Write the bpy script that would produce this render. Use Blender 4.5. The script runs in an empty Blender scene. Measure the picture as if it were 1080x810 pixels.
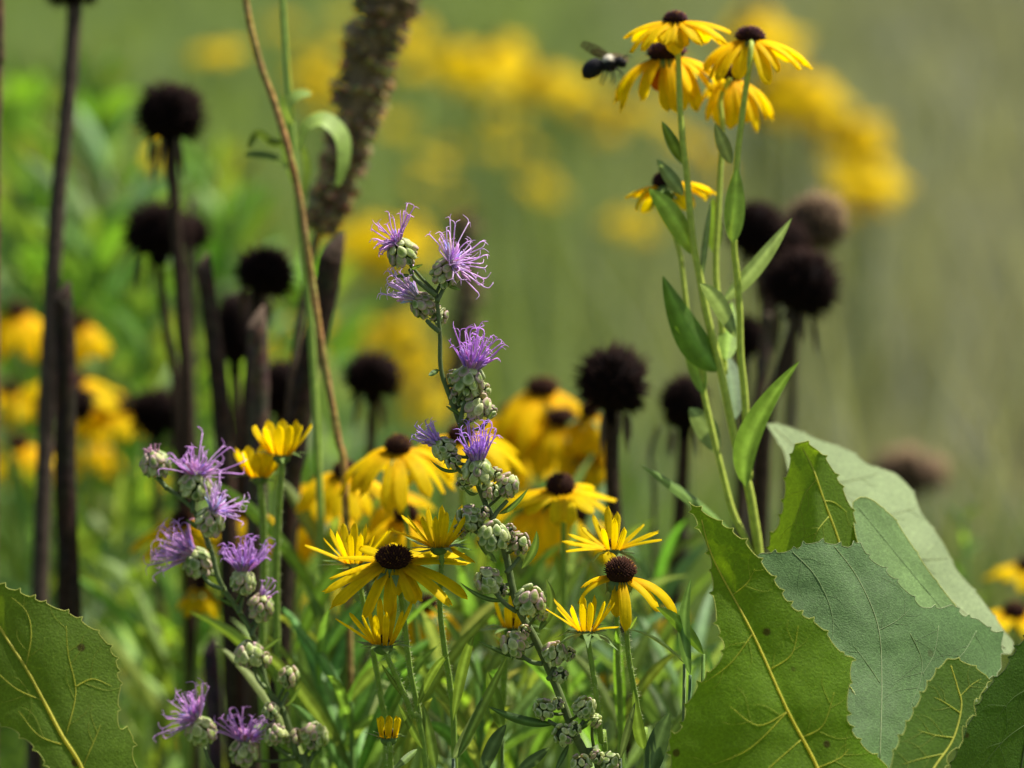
import bpy, math, random
import numpy as np
from mathutils import Vector, Matrix, noise
from mathutils.geometry import delaunay_2d_cdt
R = math.radians
random.seed(7)
rng = np.random.default_rng(7)
scene = bpy.context.scene

# ------------------------------------------------------------------ camera
CAM_H, PITCH, FOCUS = 0.95, R(8.0), 1.5
LENS = 117.4
FPX = LENS / 36.0 * 1080.0
cd = bpy.data.cameras.new('camera'); cam = bpy.data.objects.new('camera', cd)
scene.collection.objects.link(cam); scene.camera = cam
cam.location = (0, 0, CAM_H); cam.rotation_euler = (math.pi / 2 - PITCH, 0, 0)
cd.lens = LENS; cd.sensor_width = 36; cd.clip_start = 0.05; cd.clip_end = 2000
cd.dof.use_dof = True; cd.dof.focus_distance = FOCUS; cd.dof.aperture_fstop = 4.3
cd.dof.aperture_blades = 0
# ------------------------------------------------------------------ world, sun, exposure
SUN_EL, SUN_AZ = R(61), R(64)          # azimuth from +Y towards +X : high, behind the flowers, to the right
w = bpy.data.worlds.new('World'); scene.world = w; w.use_nodes = True
nt = w.node_tree; nt.nodes.clear()
sky = nt.nodes.new('ShaderNodeTexSky'); sky.sky_type = 'NISHITA'; sky.sun_disc = False
sky.dust_density = 3.0; sky.ozone_density = 0.6
sky.sun_elevation = SUN_EL; sky.sun_rotation = SUN_AZ
bg = nt.nodes.new('ShaderNodeBackground'); bg.inputs[1].default_value = 0.08
wo = nt.nodes.new('ShaderNodeOutputWorld')
nt.links.new(sky.outputs[0], bg.inputs[0]); nt.links.new(bg.outputs[0], wo.inputs[0])
sd = bpy.data.lights.new('sun', 'SUN'); sun = bpy.data.objects.new('sun', sd)
scene.collection.objects.link(sun)
sd.energy = 5.0; sd.angle = R(0.6); sd.color = (1.0, 0.96, 0.86)
sdir = Vector((math.sin(SUN_AZ) * math.cos(SUN_EL), math.cos(SUN_AZ) * math.cos(SUN_EL), math.sin(SUN_EL)))
sun.rotation_euler = sdir.to_track_quat('Z', 'Y').to_euler(); sun.location = (2, 4, 6)
scene.view_settings.view_transform = 'Standard'; scene.view_settings.look = 'None'
scene.view_settings.gamma = 1; scene.view_settings.use_curve_mapping = False
scene.view_settings.exposure = 0.85
scene.render.engine = 'CYCLES'
scene.cycles.use_denoising = True
scene.cycles.max_bounces = 6; scene.cycles.transmission_bounces = 4; scene.cycles.diffuse_bounces = 4
scene.cycles.caustics_reflective = False; scene.cycles.caustics_refractive = False

# ------------------------------------------------------------------ placing
CR = Vector((1, 0, 0)); CU = Vector((0, math.sin(PITCH), math.cos(PITCH))); CF = Vector((0, math.cos(PITCH), -math.sin(PITCH)))
CL = Vector((0, 0, CAM_H))
def P(px, py, d):
    """pixel of the 1080x810 photograph at distance d along the view -> world point"""
    return CL + d * (CF + CR * ((px - 540) / FPX) + CU * ((405 - py) / FPX))
def px2m(n, d): return n * d / FPX
def V(dx, dy, dz=0.0):
    """direction: right, up, towards the viewer"""
    return (CR * dx + CU * dy - CF * dz).normalized()
def jit(a): return random.uniform(-a, a)

# ------------------------------------------------------------------ materials
MATS = {}
def mat(name, rough=0.6, transl=0.0, tint=(1, 1, 1), nscale=300, namp=0.25, bump=0.0, bscale=900, spec=0.3, sheen=0.0, veins=0.0, vscale=260, spots=0.0, tcol=None, coords='Object'):
    m = bpy.data.materials.new(name); m.use_nodes = True; n = m.node_tree.nodes; l = m.node_tree.links
    n.clear()
    out = n.new('ShaderNodeOutputMaterial'); pr = n.new('ShaderNodeBsdfPrincipled')
    at = n.new('ShaderNodeAttribute'); at.attribute_name = 'col'
    tc = n.new('ShaderNodeTexCoord')
    nz = n.new('ShaderNodeTexNoise'); nz.inputs['Scale'].default_value = nscale; nz.inputs['Detail'].default_value = 4
    l.new(tc.outputs[coords], nz.inputs['Vector'])
    mr = n.new('ShaderNodeMapRange'); mr.inputs[1].default_value = 0.3; mr.inputs[2].default_value = 0.7
    mr.inputs[3].default_value = 1 - namp; mr.inputs[4].default_value = 1 + namp
    l.new(nz.outputs[0], mr.inputs[0])
    mul = n.new('ShaderNodeVectorMath'); mul.operation = 'SCALE'
    l.new(at.outputs['Color'], mul.inputs[0]); l.new(mr.outputs[0], mul.inputs['Scale'])
    col = mul.outputs[0]
    if veins:
        vo = n.new('ShaderNodeTexVoronoi'); vo.feature = 'DISTANCE_TO_EDGE'; vo.inputs['Scale'].default_value = vscale
        wn = n.new('ShaderNodeTexNoise'); wn.inputs['Scale'].default_value = vscale * 0.8
        l.new(tc.outputs[coords], wn.inputs['Vector'])
        wm = n.new('ShaderNodeVectorMath'); wm.operation = 'MULTIPLY_ADD'
        wm.inputs[1].default_value = (0.003,) * 3
        l.new(wn.outputs['Color'], wm.inputs[0]); l.new(tc.outputs[coords], wm.inputs[2])
        l.new(wm.outputs[0], vo.inputs['Vector'])
        vr = n.new('ShaderNodeMapRange'); vr.inputs[1].default_value = 0.0; vr.inputs[2].default_value = 0.09
        vr.inputs[3].default_value = 1 + veins; vr.inputs[4].default_value = 1.0
        l.new(vo.outputs[0], vr.inputs[0])
        m2 = n.new('ShaderNodeVectorMath'); m2.operation = 'SCALE'; l.new(col, m2.inputs[0]); l.new(vr.outputs[0], m2.inputs['Scale'])
        col = m2.outputs[0]
        n2 = n.new('ShaderNodeTexNoise'); n2.inputs['Scale'].default_value = 22; n2.inputs['Detail'].default_value = 3
        l.new(tc.outputs[coords], n2.inputs['Vector'])
        r2 = n.new('ShaderNodeMapRange'); r2.inputs[1].default_value = 0.3; r2.inputs[2].default_value = 0.7; r2.inputs[3].default_value = 0.84; r2.inputs[4].default_value = 1.14
        l.new(n2.outputs[0], r2.inputs[0])
        m4 = n.new('ShaderNodeVectorMath'); m4.operation = 'SCALE'; l.new(col, m4.inputs[0]); l.new(r2.outputs[0], m4.inputs['Scale'])
        col = m4.outputs[0]
    if spots:
        v2 = n.new('ShaderNodeTexVoronoi'); v2.inputs['Scale'].default_value = 60; v2.inputs['Randomness'].default_value = 1
        l.new(tc.outputs[coords], v2.inputs['Vector'])
        sp = n.new('ShaderNodeMapRange'); sp.inputs[1].default_value = 0.08; sp.inputs[2].default_value = 0.13; sp.inputs[3].default_value = spots; sp.inputs[4].default_value = 0
        l.new(v2.outputs['Distance'], sp.inputs[0])
        mx = n.new('ShaderNodeMixRGB'); l.new(sp.outputs[0], mx.inputs[0]); l.new(col, mx.inputs[1]); mx.inputs[2].default_value = (0.05, 0.025, 0.01, 1)
        col = mx.outputs[0]
    l.new(col, pr.inputs['Base Color'])
    pr.inputs['Roughness'].default_value = rough
    pr.inputs['Specular IOR Level'].default_value = spec
    if sheen:
        pr.inputs['Sheen Weight'].default_value = sheen; pr.inputs['Sheen Roughness'].default_value = 0.5
    if bump:
        b = n.new('ShaderNodeBump'); b.inputs['Strength'].default_value = bump; b.inputs['Distance'].default_value = 0.0006
        n3 = n.new('ShaderNodeTexNoise'); n3.inputs['Scale'].default_value = bscale; n3.inputs['Detail'].default_value = 4
        l.new(tc.outputs[coords], n3.inputs['Vector']); l.new(n3.outputs[0], b.inputs['Height']); l.new(b.outputs[0], pr.inputs['Normal'])
    if transl:
        tr = n.new('ShaderNodeBsdfTranslucent'); ms = n.new('ShaderNodeMixShader'); ms.inputs[0].default_value = transl
        m3 = n.new('ShaderNodeVectorMath'); m3.operation = 'MULTIPLY'; l.new(col, m3.inputs[0]); m3.inputs[1].default_value = tcol or (1.5, 1.35, 0.8)
        l.new(m3.outputs[0], tr.inputs[0])
        l.new(pr.outputs[0], ms.inputs[1]); l.new(tr.outputs[0], ms.inputs[2]); l.new(ms.outputs[0], out.inputs[0])
    else:
        l.new(pr.outputs[0], out.inputs[0])
    MATS[name] = m; return m
mat('petal', rough=0.6, transl=0.55, spec=0.06, nscale=260, namp=0.10, tcol=(1.14, 1.12, 0.3), bump=0.15, bscale=500)
mat('purple_floret', rough=0.6, transl=0.4, nscale=600, namp=0.15, tcol=(1.1, 1.0, 1.15))
mat('dark_cone', rough=0.9, nscale=900, namp=0.4, spec=0.08)
mat('stem', rough=0.6, transl=0.15, nscale=300, namp=0.2, bump=0.2)
mat('soft_leaf', rough=0.55, transl=0.38, nscale=180, namp=0.22, bump=0.4, bscale=700, tcol=(1.7, 1.6, 0.6))
mat('big_leaf', rough=0.6, transl=0.58, spec=0.15, nscale=900, namp=0.13, bump=0.7, bscale=1100, veins=0.24, vscale=330, spots=0.8, tcol=(1.9, 1.75, 0.35))
mat('grey_leaf', rough=0.6, transl=0.25, spec=0.15, nscale=900, namp=0.14, bump=0.5, bscale=1300, veins=0.32, vscale=330, sheen=0.0, spots=0.3, tcol=(1.5, 1.4, 0.7))
mat('bract', rough=0.6, transl=0.3, nscale=900, namp=0.2, bump=0.3)
mat('dead_stalk', rough=0.9, nscale=260, namp=0.45, bump=0.9, bscale=500, spec=0.08)
mat('seed_spines', rough=0.9, nscale=500, namp=0.5, spec=0.05)
mat('grass', rough=0.6, transl=0.35, nscale=60, namp=0.25, tcol=(1.5, 1.45, 0.6))
mat('vein', rough=0.6, transl=0.45, nscale=500, namp=0.1)
mat('insect', rough=0.7, nscale=900, namp=0.3, spec=0.12)
def wing_mat():
    m = bpy.data.materials.new('wing'); m.use_nodes = True; n = m.node_tree.nodes; l = m.node_tree.links
    pr = n['Principled BSDF']; pr.inputs['Base Color'].default_value = (0.09, 0.05, 0.025, 1); pr.inputs['Specular IOR Level'].default_value = 0.2; pr.inputs['Roughness'].default_value = 0.5
    vo = n.new('ShaderNodeTexVoronoi'); vo.feature = 'DISTANCE_TO_EDGE'; vo.inputs['Scale'].default_value = 500
    tc = n.new('ShaderNodeTexCoord'); l.new(tc.outputs['Object'], vo.inputs['Vector'])
    mr = n.new('ShaderNodeMapRange'); mr.inputs[1].default_value = 0.02; mr.inputs[2].default_value = 0.1; mr.inputs[3].default_value = 0.95; mr.inputs[4].default_value = 0.5
    l.new(vo.outputs[0], mr.inputs[0]); l.new(mr.outputs[0], pr.inputs['Alpha'])
    MATS['wing'] = m
wing_mat()
def ground_mat():
    m = bpy.data.materials.new('meadow_ground'); m.use_nodes = True; n = m.node_tree.nodes; l = m.node_tree.links
    pr = n['Principled BSDF']; pr.inputs['Roughness'].default_value = 0.9
    tc = n.new('ShaderNodeTexCoord')
    a = n.new('ShaderNodeTexNoise'); a.inputs['Scale'].default_value = 0.9; a.inputs['Detail'].default_value = 5
    l.new(tc.outputs['Object'], a.inputs['Vector'])
    cr = n.new('ShaderNodeValToRGB'); l.new(a.outputs[0], cr.inputs[0])
    cr.color_ramp.elements[0].position = 0.35; cr.color_ramp.elements[0].color = (0.045, 0.085, 0.02, 1)
    cr.color_ramp.elements[1].position = 0.68; cr.color_ramp.elements[1].color = (0.16, 0.15, 0.07, 1)
    e = cr.color_ramp.elements.new(0.5); e.color = (0.09, 0.13, 0.04, 1)
    b = n.new('ShaderNodeTexNoise'); b.inputs['Scale'].default_value = 40; b.inputs['Detail'].default_value = 6
    l.new(tc.outputs['Object'], b.inputs['Vector'])
    mr = n.new('ShaderNodeMapRange'); mr.inputs[3].default_value = 0.5; mr.inputs[4].default_value = 1.5; l.new(b.outputs[0], mr.inputs[0])
    sc = n.new('ShaderNodeVectorMath'); sc.operation = 'SCALE'; l.new(cr.outputs[0], sc.inputs[0]); l.new(mr.outputs[0], sc.inputs['Scale'])
    l.new(sc.outputs[0], pr.inputs['Base Color'])
    bp = n.new('ShaderNodeBump'); bp.inputs['Distance'].default_value = 0.03; l.new(b.outputs[0], bp.inputs['Height']); l.new(bp.outputs[0], pr.inputs['Normal'])
    MATS['ground'] = m
ground_mat()

# ------------------------------------------------------------------ mesh builder
class MB:
    def __init__(s): s.v = []; s.f = []; s.c = []
    def add(s, vs, fs, col):
        o = len(s.v); s.v.extend(vs)
        s.f.extend([tuple(i + o for i in f) for f in fs])
        if callable(col): s.c.extend([col(i) for i in range(len(vs))])
        elif isinstance(col, list): s.c.extend(col)
        else: s.c.extend([col] * len(vs))
    def build(s, name, m, parent=None, smooth=True, origin=None, loc=None):
        """verts are world coordinates; stored relative to the root thing (or to 'origin')"""
        off = Vector((0, 0, 0))
        if origin is not None: off = origin
        elif parent is not None:
            q = parent
            while q.parent: q = q.parent
            off = q.location.copy()
        me = bpy.data.meshes.new(name)
        me.from_pydata([tuple(Vector(p) - off) for p in s.v], [], s.f)
        at = me.color_attributes.new('col', 'FLOAT_COLOR', 'POINT')
        arr = np.ones((len(s.v), 4), dtype=np.float32)
        if len(s.c): arr[:, :3] = np.array([c[:3] for c in s.c], dtype=np.float32)
        at.data.foreach_set('color', arr.ravel())
        me.polygons.foreach_set('use_smooth', [smooth] * len(me.polygons))
        me.materials.append(MATS[m])
        o = bpy.data.objects.new(name, me); scene.collection.objects.link(o)
        if parent is not None: o.parent = parent
        if loc is not None: o.location = loc
        me.update()
        return o
def thing(name, loc, label, cat, group=None):
    o = bpy.data.objects.new(name, None); scene.collection.objects.link(o)
    o.empty_display_size = 0.02; o.location = loc
    return tag(o, label, cat, group)
def tag(o, label, cat, group=None, kind=None):
    o['label'] = label; o['category'] = cat
    if group: o['group'] = group
    if kind: o['kind'] = kind
    return o

def frame_of(axis, hint=None):
    a = axis.normalized(); h = hint or (Vector((0, 0, 1)) if abs(a.z) < 0.9 else Vector((1, 0, 0)))
    x = (h - a * h.dot(a))
    if x.length < 1e-6: x = a.orthogonal()
    x.normalize(); return x, a.cross(x), a
def smooth_path(pts, n=6):
    if len(pts) < 3: return [Vector(p) for p in pts]
    out = []; q = [pts[0]] + list(pts) + [pts[-1]]
    for i in range(1, len(q) - 2):
        p0, p1, p2, p3 = q[i - 1], q[i], q[i + 1], q[i + 2]
        for k in range(n):
            t = k / n
            out.append(0.5 * ((2 * p1) + (p2 - p0) * t + (2 * p0 - 5 * p1 + 4 * p2 - p3) * t * t + (3 * p1 - p0 - 3 * p2 + p3) * t ** 3))
    out.append(Vector(pts[-1])); return out
def tube(mb, pts, r, col, sides=8, n=5, cap=True, ridge=0.0, smoothed=True, rn=0.0):
    pts = smooth_path([Vector(p) for p in pts], n) if smoothed else [Vector(p) for p in pts]
    N = len(pts); vs = []; fs = []
    rf = r if callable(r) else ((lambda t: r[0] + (r[1] - r[0]) * t) if isinstance(r, tuple) else (lambda t: r))
    x = None; cols = []
    for i, p in enumerate(pts):
        d = (pts[min(i + 1, N - 1)] - pts[max(i - 1, 0)])
        if d.length < 1e-9: d = Vector((0, 0, 1))
        x, y, a = frame_of(d, x)
        rr = rf(i / (N - 1)) * (1 + jit(rn))
        for k in range(sides):
            an = 2 * math.pi * k / sides
            q = rr * (1 + (ridge if k % 2 else -ridge))
            vs.append(p + x * (math.cos(an) * q) + y * (math.sin(an) * q))
            cols.append(col(i / (N - 1)) if callable(col) else col)
    for i in range(N - 1):
        for k in range(sides):
            k2 = (k + 1) % sides
            fs.append((i * sides + k, i * sides + k2, (i + 1) * sides + k2, (i + 1) * sides + k))
    if cap:
        fs.append(tuple(range(sides - 1, -1, -1))); fs.append(tuple((N - 1) * sides + k for k in range(sides)))
    mb.add(vs, fs, cols)
    return pts
def hairs(mb, pts, rad, length, step, col, upto=1.0):
    """fine hairs on a stem: thin three sided needles"""
    for i in range(int((len(pts) - 1) * upto)):
        a, b = pts[i], pts[i + 1]; seg = b - a; k = max(1, int(seg.length / step))
        x, y, d = frame_of(seg)
        for j in range(k):
            p = a + seg * random.random(); an = random.uniform(0, 6.283)
            o = x * math.cos(an) + y * math.sin(an); L = length * random.uniform(.6, 1.2)
            s0 = p + o * rad * 0.9; tip = s0 + (o + d * jit(.35)).normalized() * L; wv = 0.00009
            t = d * wv; u = o.cross(d) * wv
            mb.add([s0 + t, s0 - t + u, s0 - t - u, tip], [(0, 1, 3), (1, 2, 3), (2, 0, 3)], col)
ICO = None
def ico_data(sub=1):
    import bmesh
    bm = bmesh.new(); bmesh.ops.create_icosphere(bm, subdivisions=sub, radius=1)
    vs = [v.co.copy() for v in bm.verts]; fs = [tuple(v.index for v in f.verts) for f in bm.faces]; bm.free(); return vs, fs
ICO1, ICO2, ICO3 = ico_data(1), ico_data(2), ico_data(3)
def ellipsoid(mb, c, ax, rx, ry, rz, col, data=ICO2, hint=None):
    x, y, a = frame_of(ax, hint)
    vs = [c + x * (v.x * rx) + y * (v.y * ry) + a * (v.z * rz) for v in data[0]]
    mb.add(vs, data[1], [col(v) for v in data[0]] if callable(col) else col)
def spike(mb, p, d, L, r, c0, c1, bend=None):
    x, y, a = frame_of(d)
    vs = [p + x * r, p - x * (r * .5) + y * (r * .87), p - x * (r * .5) - y * (r * .87)]
    tip = p + a * L + (bend if bend else Vector((0, 0, 0)))
    mb.add(vs + [tip], [(0, 1, 3), (1, 2, 3), (2, 0, 3)], [c0, c0, c0, c1])
def lance(mb, base, tip, width, sag=0.0, roll=0.0, fold=0.25, col=(.1, .16, .03), col2=None, curl=None, n=12, prof=None, wav=0.0):
    """lance shaped leaf from base to tip; bows by sag (metres, along curl or up) ; roll turns its face from the viewer"""
    base = Vector(base); tip = Vector(tip); d = tip - base; L = d.length
    up = curl if curl is not None else Vector((0, 0, 1))
    view = (base - CL).normalized()
    side0 = d.cross(view)
    if side0.length < 1e-6: side0 = CR.copy()
    side0.normalize(); side0 = Matrix.Rotation(roll, 3, d.normalized()) @ side0
    nor = side0.cross(d.normalized())
    prof = prof or (lambda t: (math.sin(math.pi * min(1, t ** 0.8)) ** 0.75) if t < 1 else 0.0)
    vs = []; fs = []; cols = []; M = 5; ph = random.uniform(0, 6)
    c2 = col2 or tuple(min(1, c * 1.7 + .02) for c in col)
    for i in range(n + 1):
        t = i / n
        c = base + d * t + up * (sag * 4 * t * (1 - t))
        ww = max(prof(t), 0.02) * width * 0.5
        for j in range(M):
            s = -1 + 2 * j / (M - 1)
            vs.append(c + side0 * (s * ww) + nor * (abs(s) * ww * fold + wav * ww * math.sin(9 * t + 3 * s + ph)))
            cols.append(c2 if j == M // 2 else col)
    for i in range(n):
        for j in range(M - 1):
            fs.append((i * M + j, i * M + j + 1, (i + 1) * M + j + 1, (i + 1) * M + j))
    mb.add(vs, fs, cols)

# ------------------------------------------------------------------ black-eyed susan heads
YEL = (0.87, 0.625, 0.004); ORA = (0.86, 0.48, 0.004); PALE = (0.80, 0.56, 0.03)
def petal(mb, c, axis, az, r0, L, W, e0, e1, base=ORA, tipc=YEL, twist=0.0, n=10, curl=0.16):
    """one ray petal; az round the axis (0 = right, 270 = to the viewer), e0/e1 rise angle at root and tip in degrees"""
    a = axis.normalized()
    xr = (CR - a * CR.dot(a)).normalized(); yr = a.cross(xr)         # yr points away from the viewer when the axis is up
    o = xr * math.cos(R(az)) + yr * math.sin(R(az))
    s = a.cross(o)
    p = c + o * r0; vs = []; fs = []; cols = []; M = 7; tw = R(twist); tone = random.uniform(.84, 1.08); stre = [random.uniform(.86, 1.06) for _ in range(7)]; nick = [random.uniform(-.05, .03) for _ in range(7)]
    for i in range(n + 1):
        t = i / n; e = R(e0 + (e1 - e0) * t)
        d = o * math.cos(e) + a * math.sin(e); up = -o * math.sin(e) + a * math.cos(e)
        if i: p = p + d * (L / n)
        w_ = W * 0.5 * (0.38 + 0.62 * math.sin(math.pi * min(1.0, 0.12 + t * 0.62) ** 1.0)) * (1 if t < .8 else max(0.16, (1 - ((t - .8) / .2) ** 2.2)))
        ss = s * math.cos(tw * t) + up * math.sin(tw * t); uu = up * math.cos(tw * t) - s * math.sin(tw * t)
        for j in range(M):
            q = -1 + 2 * j / (M - 1)
            h = -curl * abs(q) ** 2 * W * .5 + (0.11 * W * (1 if j % 2 else -1) * (1 - t * .5))
            vs.append(p + ss * (q * w_) + uu * h + d * (-(L * .02) * (abs(q) > .3 and t > .95) + (L * .012) * (j == 3) * (t > .95) + L * nick[j] * (t > .85)))
            k = min(1, t * 2.2); cols.append(tuple((base[m] * (1 - k) + tipc[m] * k) * tone * stre[j] for m in range(3)))
    for i in range(n):
        for j in range(M - 1):
            fs.append((i * M + j, i * M + j + 1, (i + 1) * M + j + 1, (i + 1) * M + j))
    mb.add(vs, fs, cols)
def cone_mesh(mb, c, axis, r, h, nsp=170, dark=(0.022, 0.009, 0.006), tip=(0.07, 0.025, 0.012)):
    a = axis.normalized(); x, y, _ = frame_of(a)
    ellipsoid(mb, c, a, r * .93, r * .93, h * .9, dark)
    for i in range(nsp):
        t = (i + .5) / nsp; ph = i * 2.39996
        z = 1 - t * 1.1; s = math.sqrt(max(0, 1 - z * z))
        d = (x * (math.cos(ph) * s * r) + y * (math.sin(ph) * s * r) + a * (z * h))
        nd = (x * (math.cos(ph) * s) + y * (math.sin(ph) * s) + a * (z * 1.0 + .25)).normalized()
        tc_ = tip if random.random() > .12 else (0.30, 0.14, 0.02)
        spike(mb, c + d * .88, nd + Vector((jit(.2), jit(.2), jit(.2))), r * random.uniform(.16, .30), r * .075, dark, tc_)
def sepals_mesh(mb, c, axis, r, L, n=12, e0=-5, e1=-25, col=(0.10, 0.17, 0.035)):
    a = axis.normalized(); xr = (CR - a * CR.dot(a)).normalized(); yr = a.cross(xr)
    ellipsoid(mb, c - a * r * .45, a, r * 1.12, r * 1.12, r * .85, col, ICO2)
    for k in range(n):
        an = 2 * math.pi * (k + jit(.25)) / n; o = xr * math.cos(an) + yr * math.sin(an)
        l = L * random.uniform(.75, 1.2); el = R(e0 + jit(14)); el2 = R(e1 + jit(16))
        b = c - a * r * .35 + o * r * .4
        m_ = b + (o * math.cos(el) + a * math.sin(el)) * l * .55
        t_ = m_ + (o * math.cos(el2) + a * math.sin(el2)) * l * .55
        s = a.cross(o) * (l * .13)
        mb.add([b + s * .8, b - s * .8, m_ + s, m_ - s, t_], [(0, 1, 3, 2), (2, 3, 4)], col)
def flower_head(root, c, axis, r, h, petals, W, sep=None, detail=True, cone_tip=None, nsp=170, name='flower_head', sepc=(0.10, 0.17, 0.035)):
    """petals: list of (azimuth, e0, e1, length) ; the head is the dark cone, petals and sepals hang on it"""
    mb = MB(); opening = sum(p[1] for p in petals) / len(petals) > 35
    cone_mesh(mb, c + axis.normalized() * (h * .25), axis, r * (.72 if opening else 1), h, nsp, **({'tip': cone_tip} if cone_tip else {}))
    hd = mb.build(name, 'dark_cone', root)
    opening = sum(p[1] for p in petals) / len(petals) > 35; rf = .92 if opening else .55
    if detail:
        for p in petals:
            pm = MB(); petal(pm, c - axis.normalized() * h * .15, axis, p[0], r * rf, p[3], W * random.uniform(.88, 1.12), p[1], p[2],
                             base=p[4] if len(p) > 4 else ORA, tipc=p[5] if len(p) > 5 else YEL, twist=jit(28))
            pm.build('petal', 'petal', hd)
    else:
        pm = MB()
        for p in petals:
            petal(pm, c - axis.normalized() * h * .15, axis, p[0], r * rf, p[3], W * random.uniform(.88, 1.12), p[1], p[2],
                  base=p[4] if len(p) > 4 else ORA, tipc=p[5] if len(p) > 5 else YEL, twist=jit(28), n=6)
        pm.build('petals', 'petal', hd)
    if sep:
        sm = MB(); sepals_mesh(sm, c - axis.normalized() * h * (.05 if opening else .3), axis, r * (1.0 if opening else .8), sep[0], sep[1], sep[2], sep[3], sepc); sm.build('sepals', 'stem', hd)
    return hd
def ring(n, e0, e1, L, j=10, jl=.12, a0=0, **k):
    return [(a0 + 360 * i / n + jit(j * .8), e0 + jit(j), e1 + jit(j * 1.4), L * (1 + jit(jl))) for i in range(n)]
STEM_G = (0.21, 0.32, 0.05)
def to_ground(pts):
    q = pts[-1]; pr = pts[-2]
    dz = q.z; dr = (q - pr); sl = Vector((dr.x, dr.y, 0)) / max(1e-4, abs(dr.z))
    sl = sl * 0.35
    return list(pts) + [Vector((q.x + sl.x * dz * .5, q.y + sl.y * dz * .5, dz * .5)), Vector((q.x + sl.x * dz * .7, q.y + sl.y * dz * .7, -.01))]
def path(pxs, d, d2=None):
    n = len(pxs); d2 = d if d2 is None else d2
    return [P(p[0], p[1], d + (d2 - d) * i / max(1, n - 1)) for i, p in enumerate(pxs)]

# ------------------------------------------------------------------ the setting
def ground():
    n = 60; xs = np.sign(np.linspace(-1, 1, n)) * np.abs(np.linspace(-1, 1, n)) ** 3 * 400
    vs = []; fs = []
    for i in range(n):
        for j in range(n):
            x, y = xs[i], xs[j] + 10
            r = math.hypot(x, y)
            z = 0 if r < 8 else (noise.noise(Vector((x * .03, y * .03, 0))) * min(1, (r - 8) / 60) * 1.0)
            vs.append((x, y, z - .0 if r < 8 else min(z, .25)))
    for i in range(n - 1):
        for j in range(n - 1): fs.append((i * n + j, (i + 1) * n + j, (i + 1) * n + j + 1, i * n + j + 1))
    mb = MB(); mb.add([Vector(v) for v in vs], fs, (.1, .12, .04))
    o = mb.build('ground', 'ground'); o['kind'] = 'structure'; o['label'] = 'uneven green and straw coloured meadow ground behind the flowers'; o['category'] = 'ground'
ground()

def blades(name, n, d0, d1, xspread, hfun, wfun, cfun, label, cat, seed, dpow=1.0, segs=3, lean=.35):
    """a mass of grass blades, built with numpy as one mesh"""
    g = np.random.default_rng(seed)
    u = g.random(n); d = (d0 ** dpow + u * (d1 ** dpow - d0 ** dpow)) ** (1 / dpow)
    X = (g.random(n) * 2 - 1) * xspread(d); Y = d
    h = hfun(X, d, g); wd = wfun(d, g)
    az = g.random(n) * 2 * np.pi; ln = h * lean * (0.3 + g.random(n)) ; fz = g.random(n) * np.pi
    cols = cfun(X, d, g)
    K = segs + 1; v = np.zeros((n, K, 2, 3)); c = np.ones((n, K, 2, 4), dtype=np.float32)
    for k in range(K):
        t = k / segs
        cx = X + np.cos(az) * ln * t * t; cy = Y + np.sin(az) * ln * t * t; cz = h * (t - .12 * t * t)
        ww = wd * (0.7 + .6 * math.sin(math.pi * min(1, t * .8 + .1))) * (1 if k < segs else .08) * .5
        for s, sg in enumerate((-1, 1)):
            v[:, k, s, 0] = cx + sg * ww * np.cos(fz); v[:, k, s, 1] = cy + sg * ww * np.sin(fz); v[:, k, s, 2] = cz
            c[:, k, s, :3] = cols
    idx = np.arange(n)[:, None, None] * (K * 2) + np.arange(segs)[None, :, None] * 2 + np.array([0, 1, 3, 2])[None, None, :]
    me = bpy.data.meshes.new(name); nv = n * K * 2; nf = n * segs
    me.vertices.add(nv); me.vertices.foreach_set('co', v.reshape(-1).astype(np.float32))
    me.loops.add(nf * 4); me.loops.foreach_set('vertex_index', idx.reshape(-1).astype(np.int32))
    me.polygons.add(nf); me.polygons.foreach_set('loop_start', np.arange(nf, dtype=np.int32) * 4); me.polygons.foreach_set('loop_total', np.full(nf, 4, dtype=np.int32))
    me.update(calc_edges=True)
    at = me.color_attributes.new('col', 'FLOAT_COLOR', 'POINT'); at.data.foreach_set('color', c.reshape(-1))
    me.materials.append(MATS['grass'])
    o = bpy.data.objects.new(name, me); scene.collection.objects.link(o)
    tag(o, label, cat, kind='stuff'); return o
def mixc(pal, wts):
    wts = wts / wts.sum(axis=1, keepdims=True); return wts @ np.array(pal)
def patch(X, Y, s, o):
    return 0.5 + 0.5 * np.sin(X * s * 1.7 + o + 1.3 * np.sin(Y * s * .9 + o * 2)) * np.cos(Y * s * 1.1 - o + np.sin(X * s * 1.3))
PAL = [(0.085, 0.185, 0.034), (0.18, 0.28, 0.058), (0.25, 0.265, 0.115), (0.24, 0.23, 0.205)]   # deep green, fresh green, straw, grey brown
def colfar(X, d, g):
    side = np.clip(X / (0.155 * d), -1.4, 1.4)
    w_ = np.stack([0.7 - .5 * side + .6 * patch(X, d, 1.6, 1), 0.9 - .5 * side + .5 * patch(X, d, 2.3, 4), .55 + .7 * patch(X, d, 1.9, 7) + g.random(len(X)) * .5,
                   np.clip(side - .1, 0, 2) * 7 + .2 + .6 * patch(X, d, 1.1, 2)], axis=1).clip(0.02)
    c = mixc(PAL, w_); return c * (0.75 + .5 * g.random(len(X)))[:, None]
blades('far_meadow_grass', 42000, 9, 45, lambda d: .30 * d, lambda X, d, g: .30 + .25 * g.random(len(X)), lambda d, g: .004 + .0012 * d * (.5 + g.random(len(d))), colfar,
       'soft far off meadow grass in green and straw filling the background', 'grass', 3, dpow=1.6)
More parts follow.
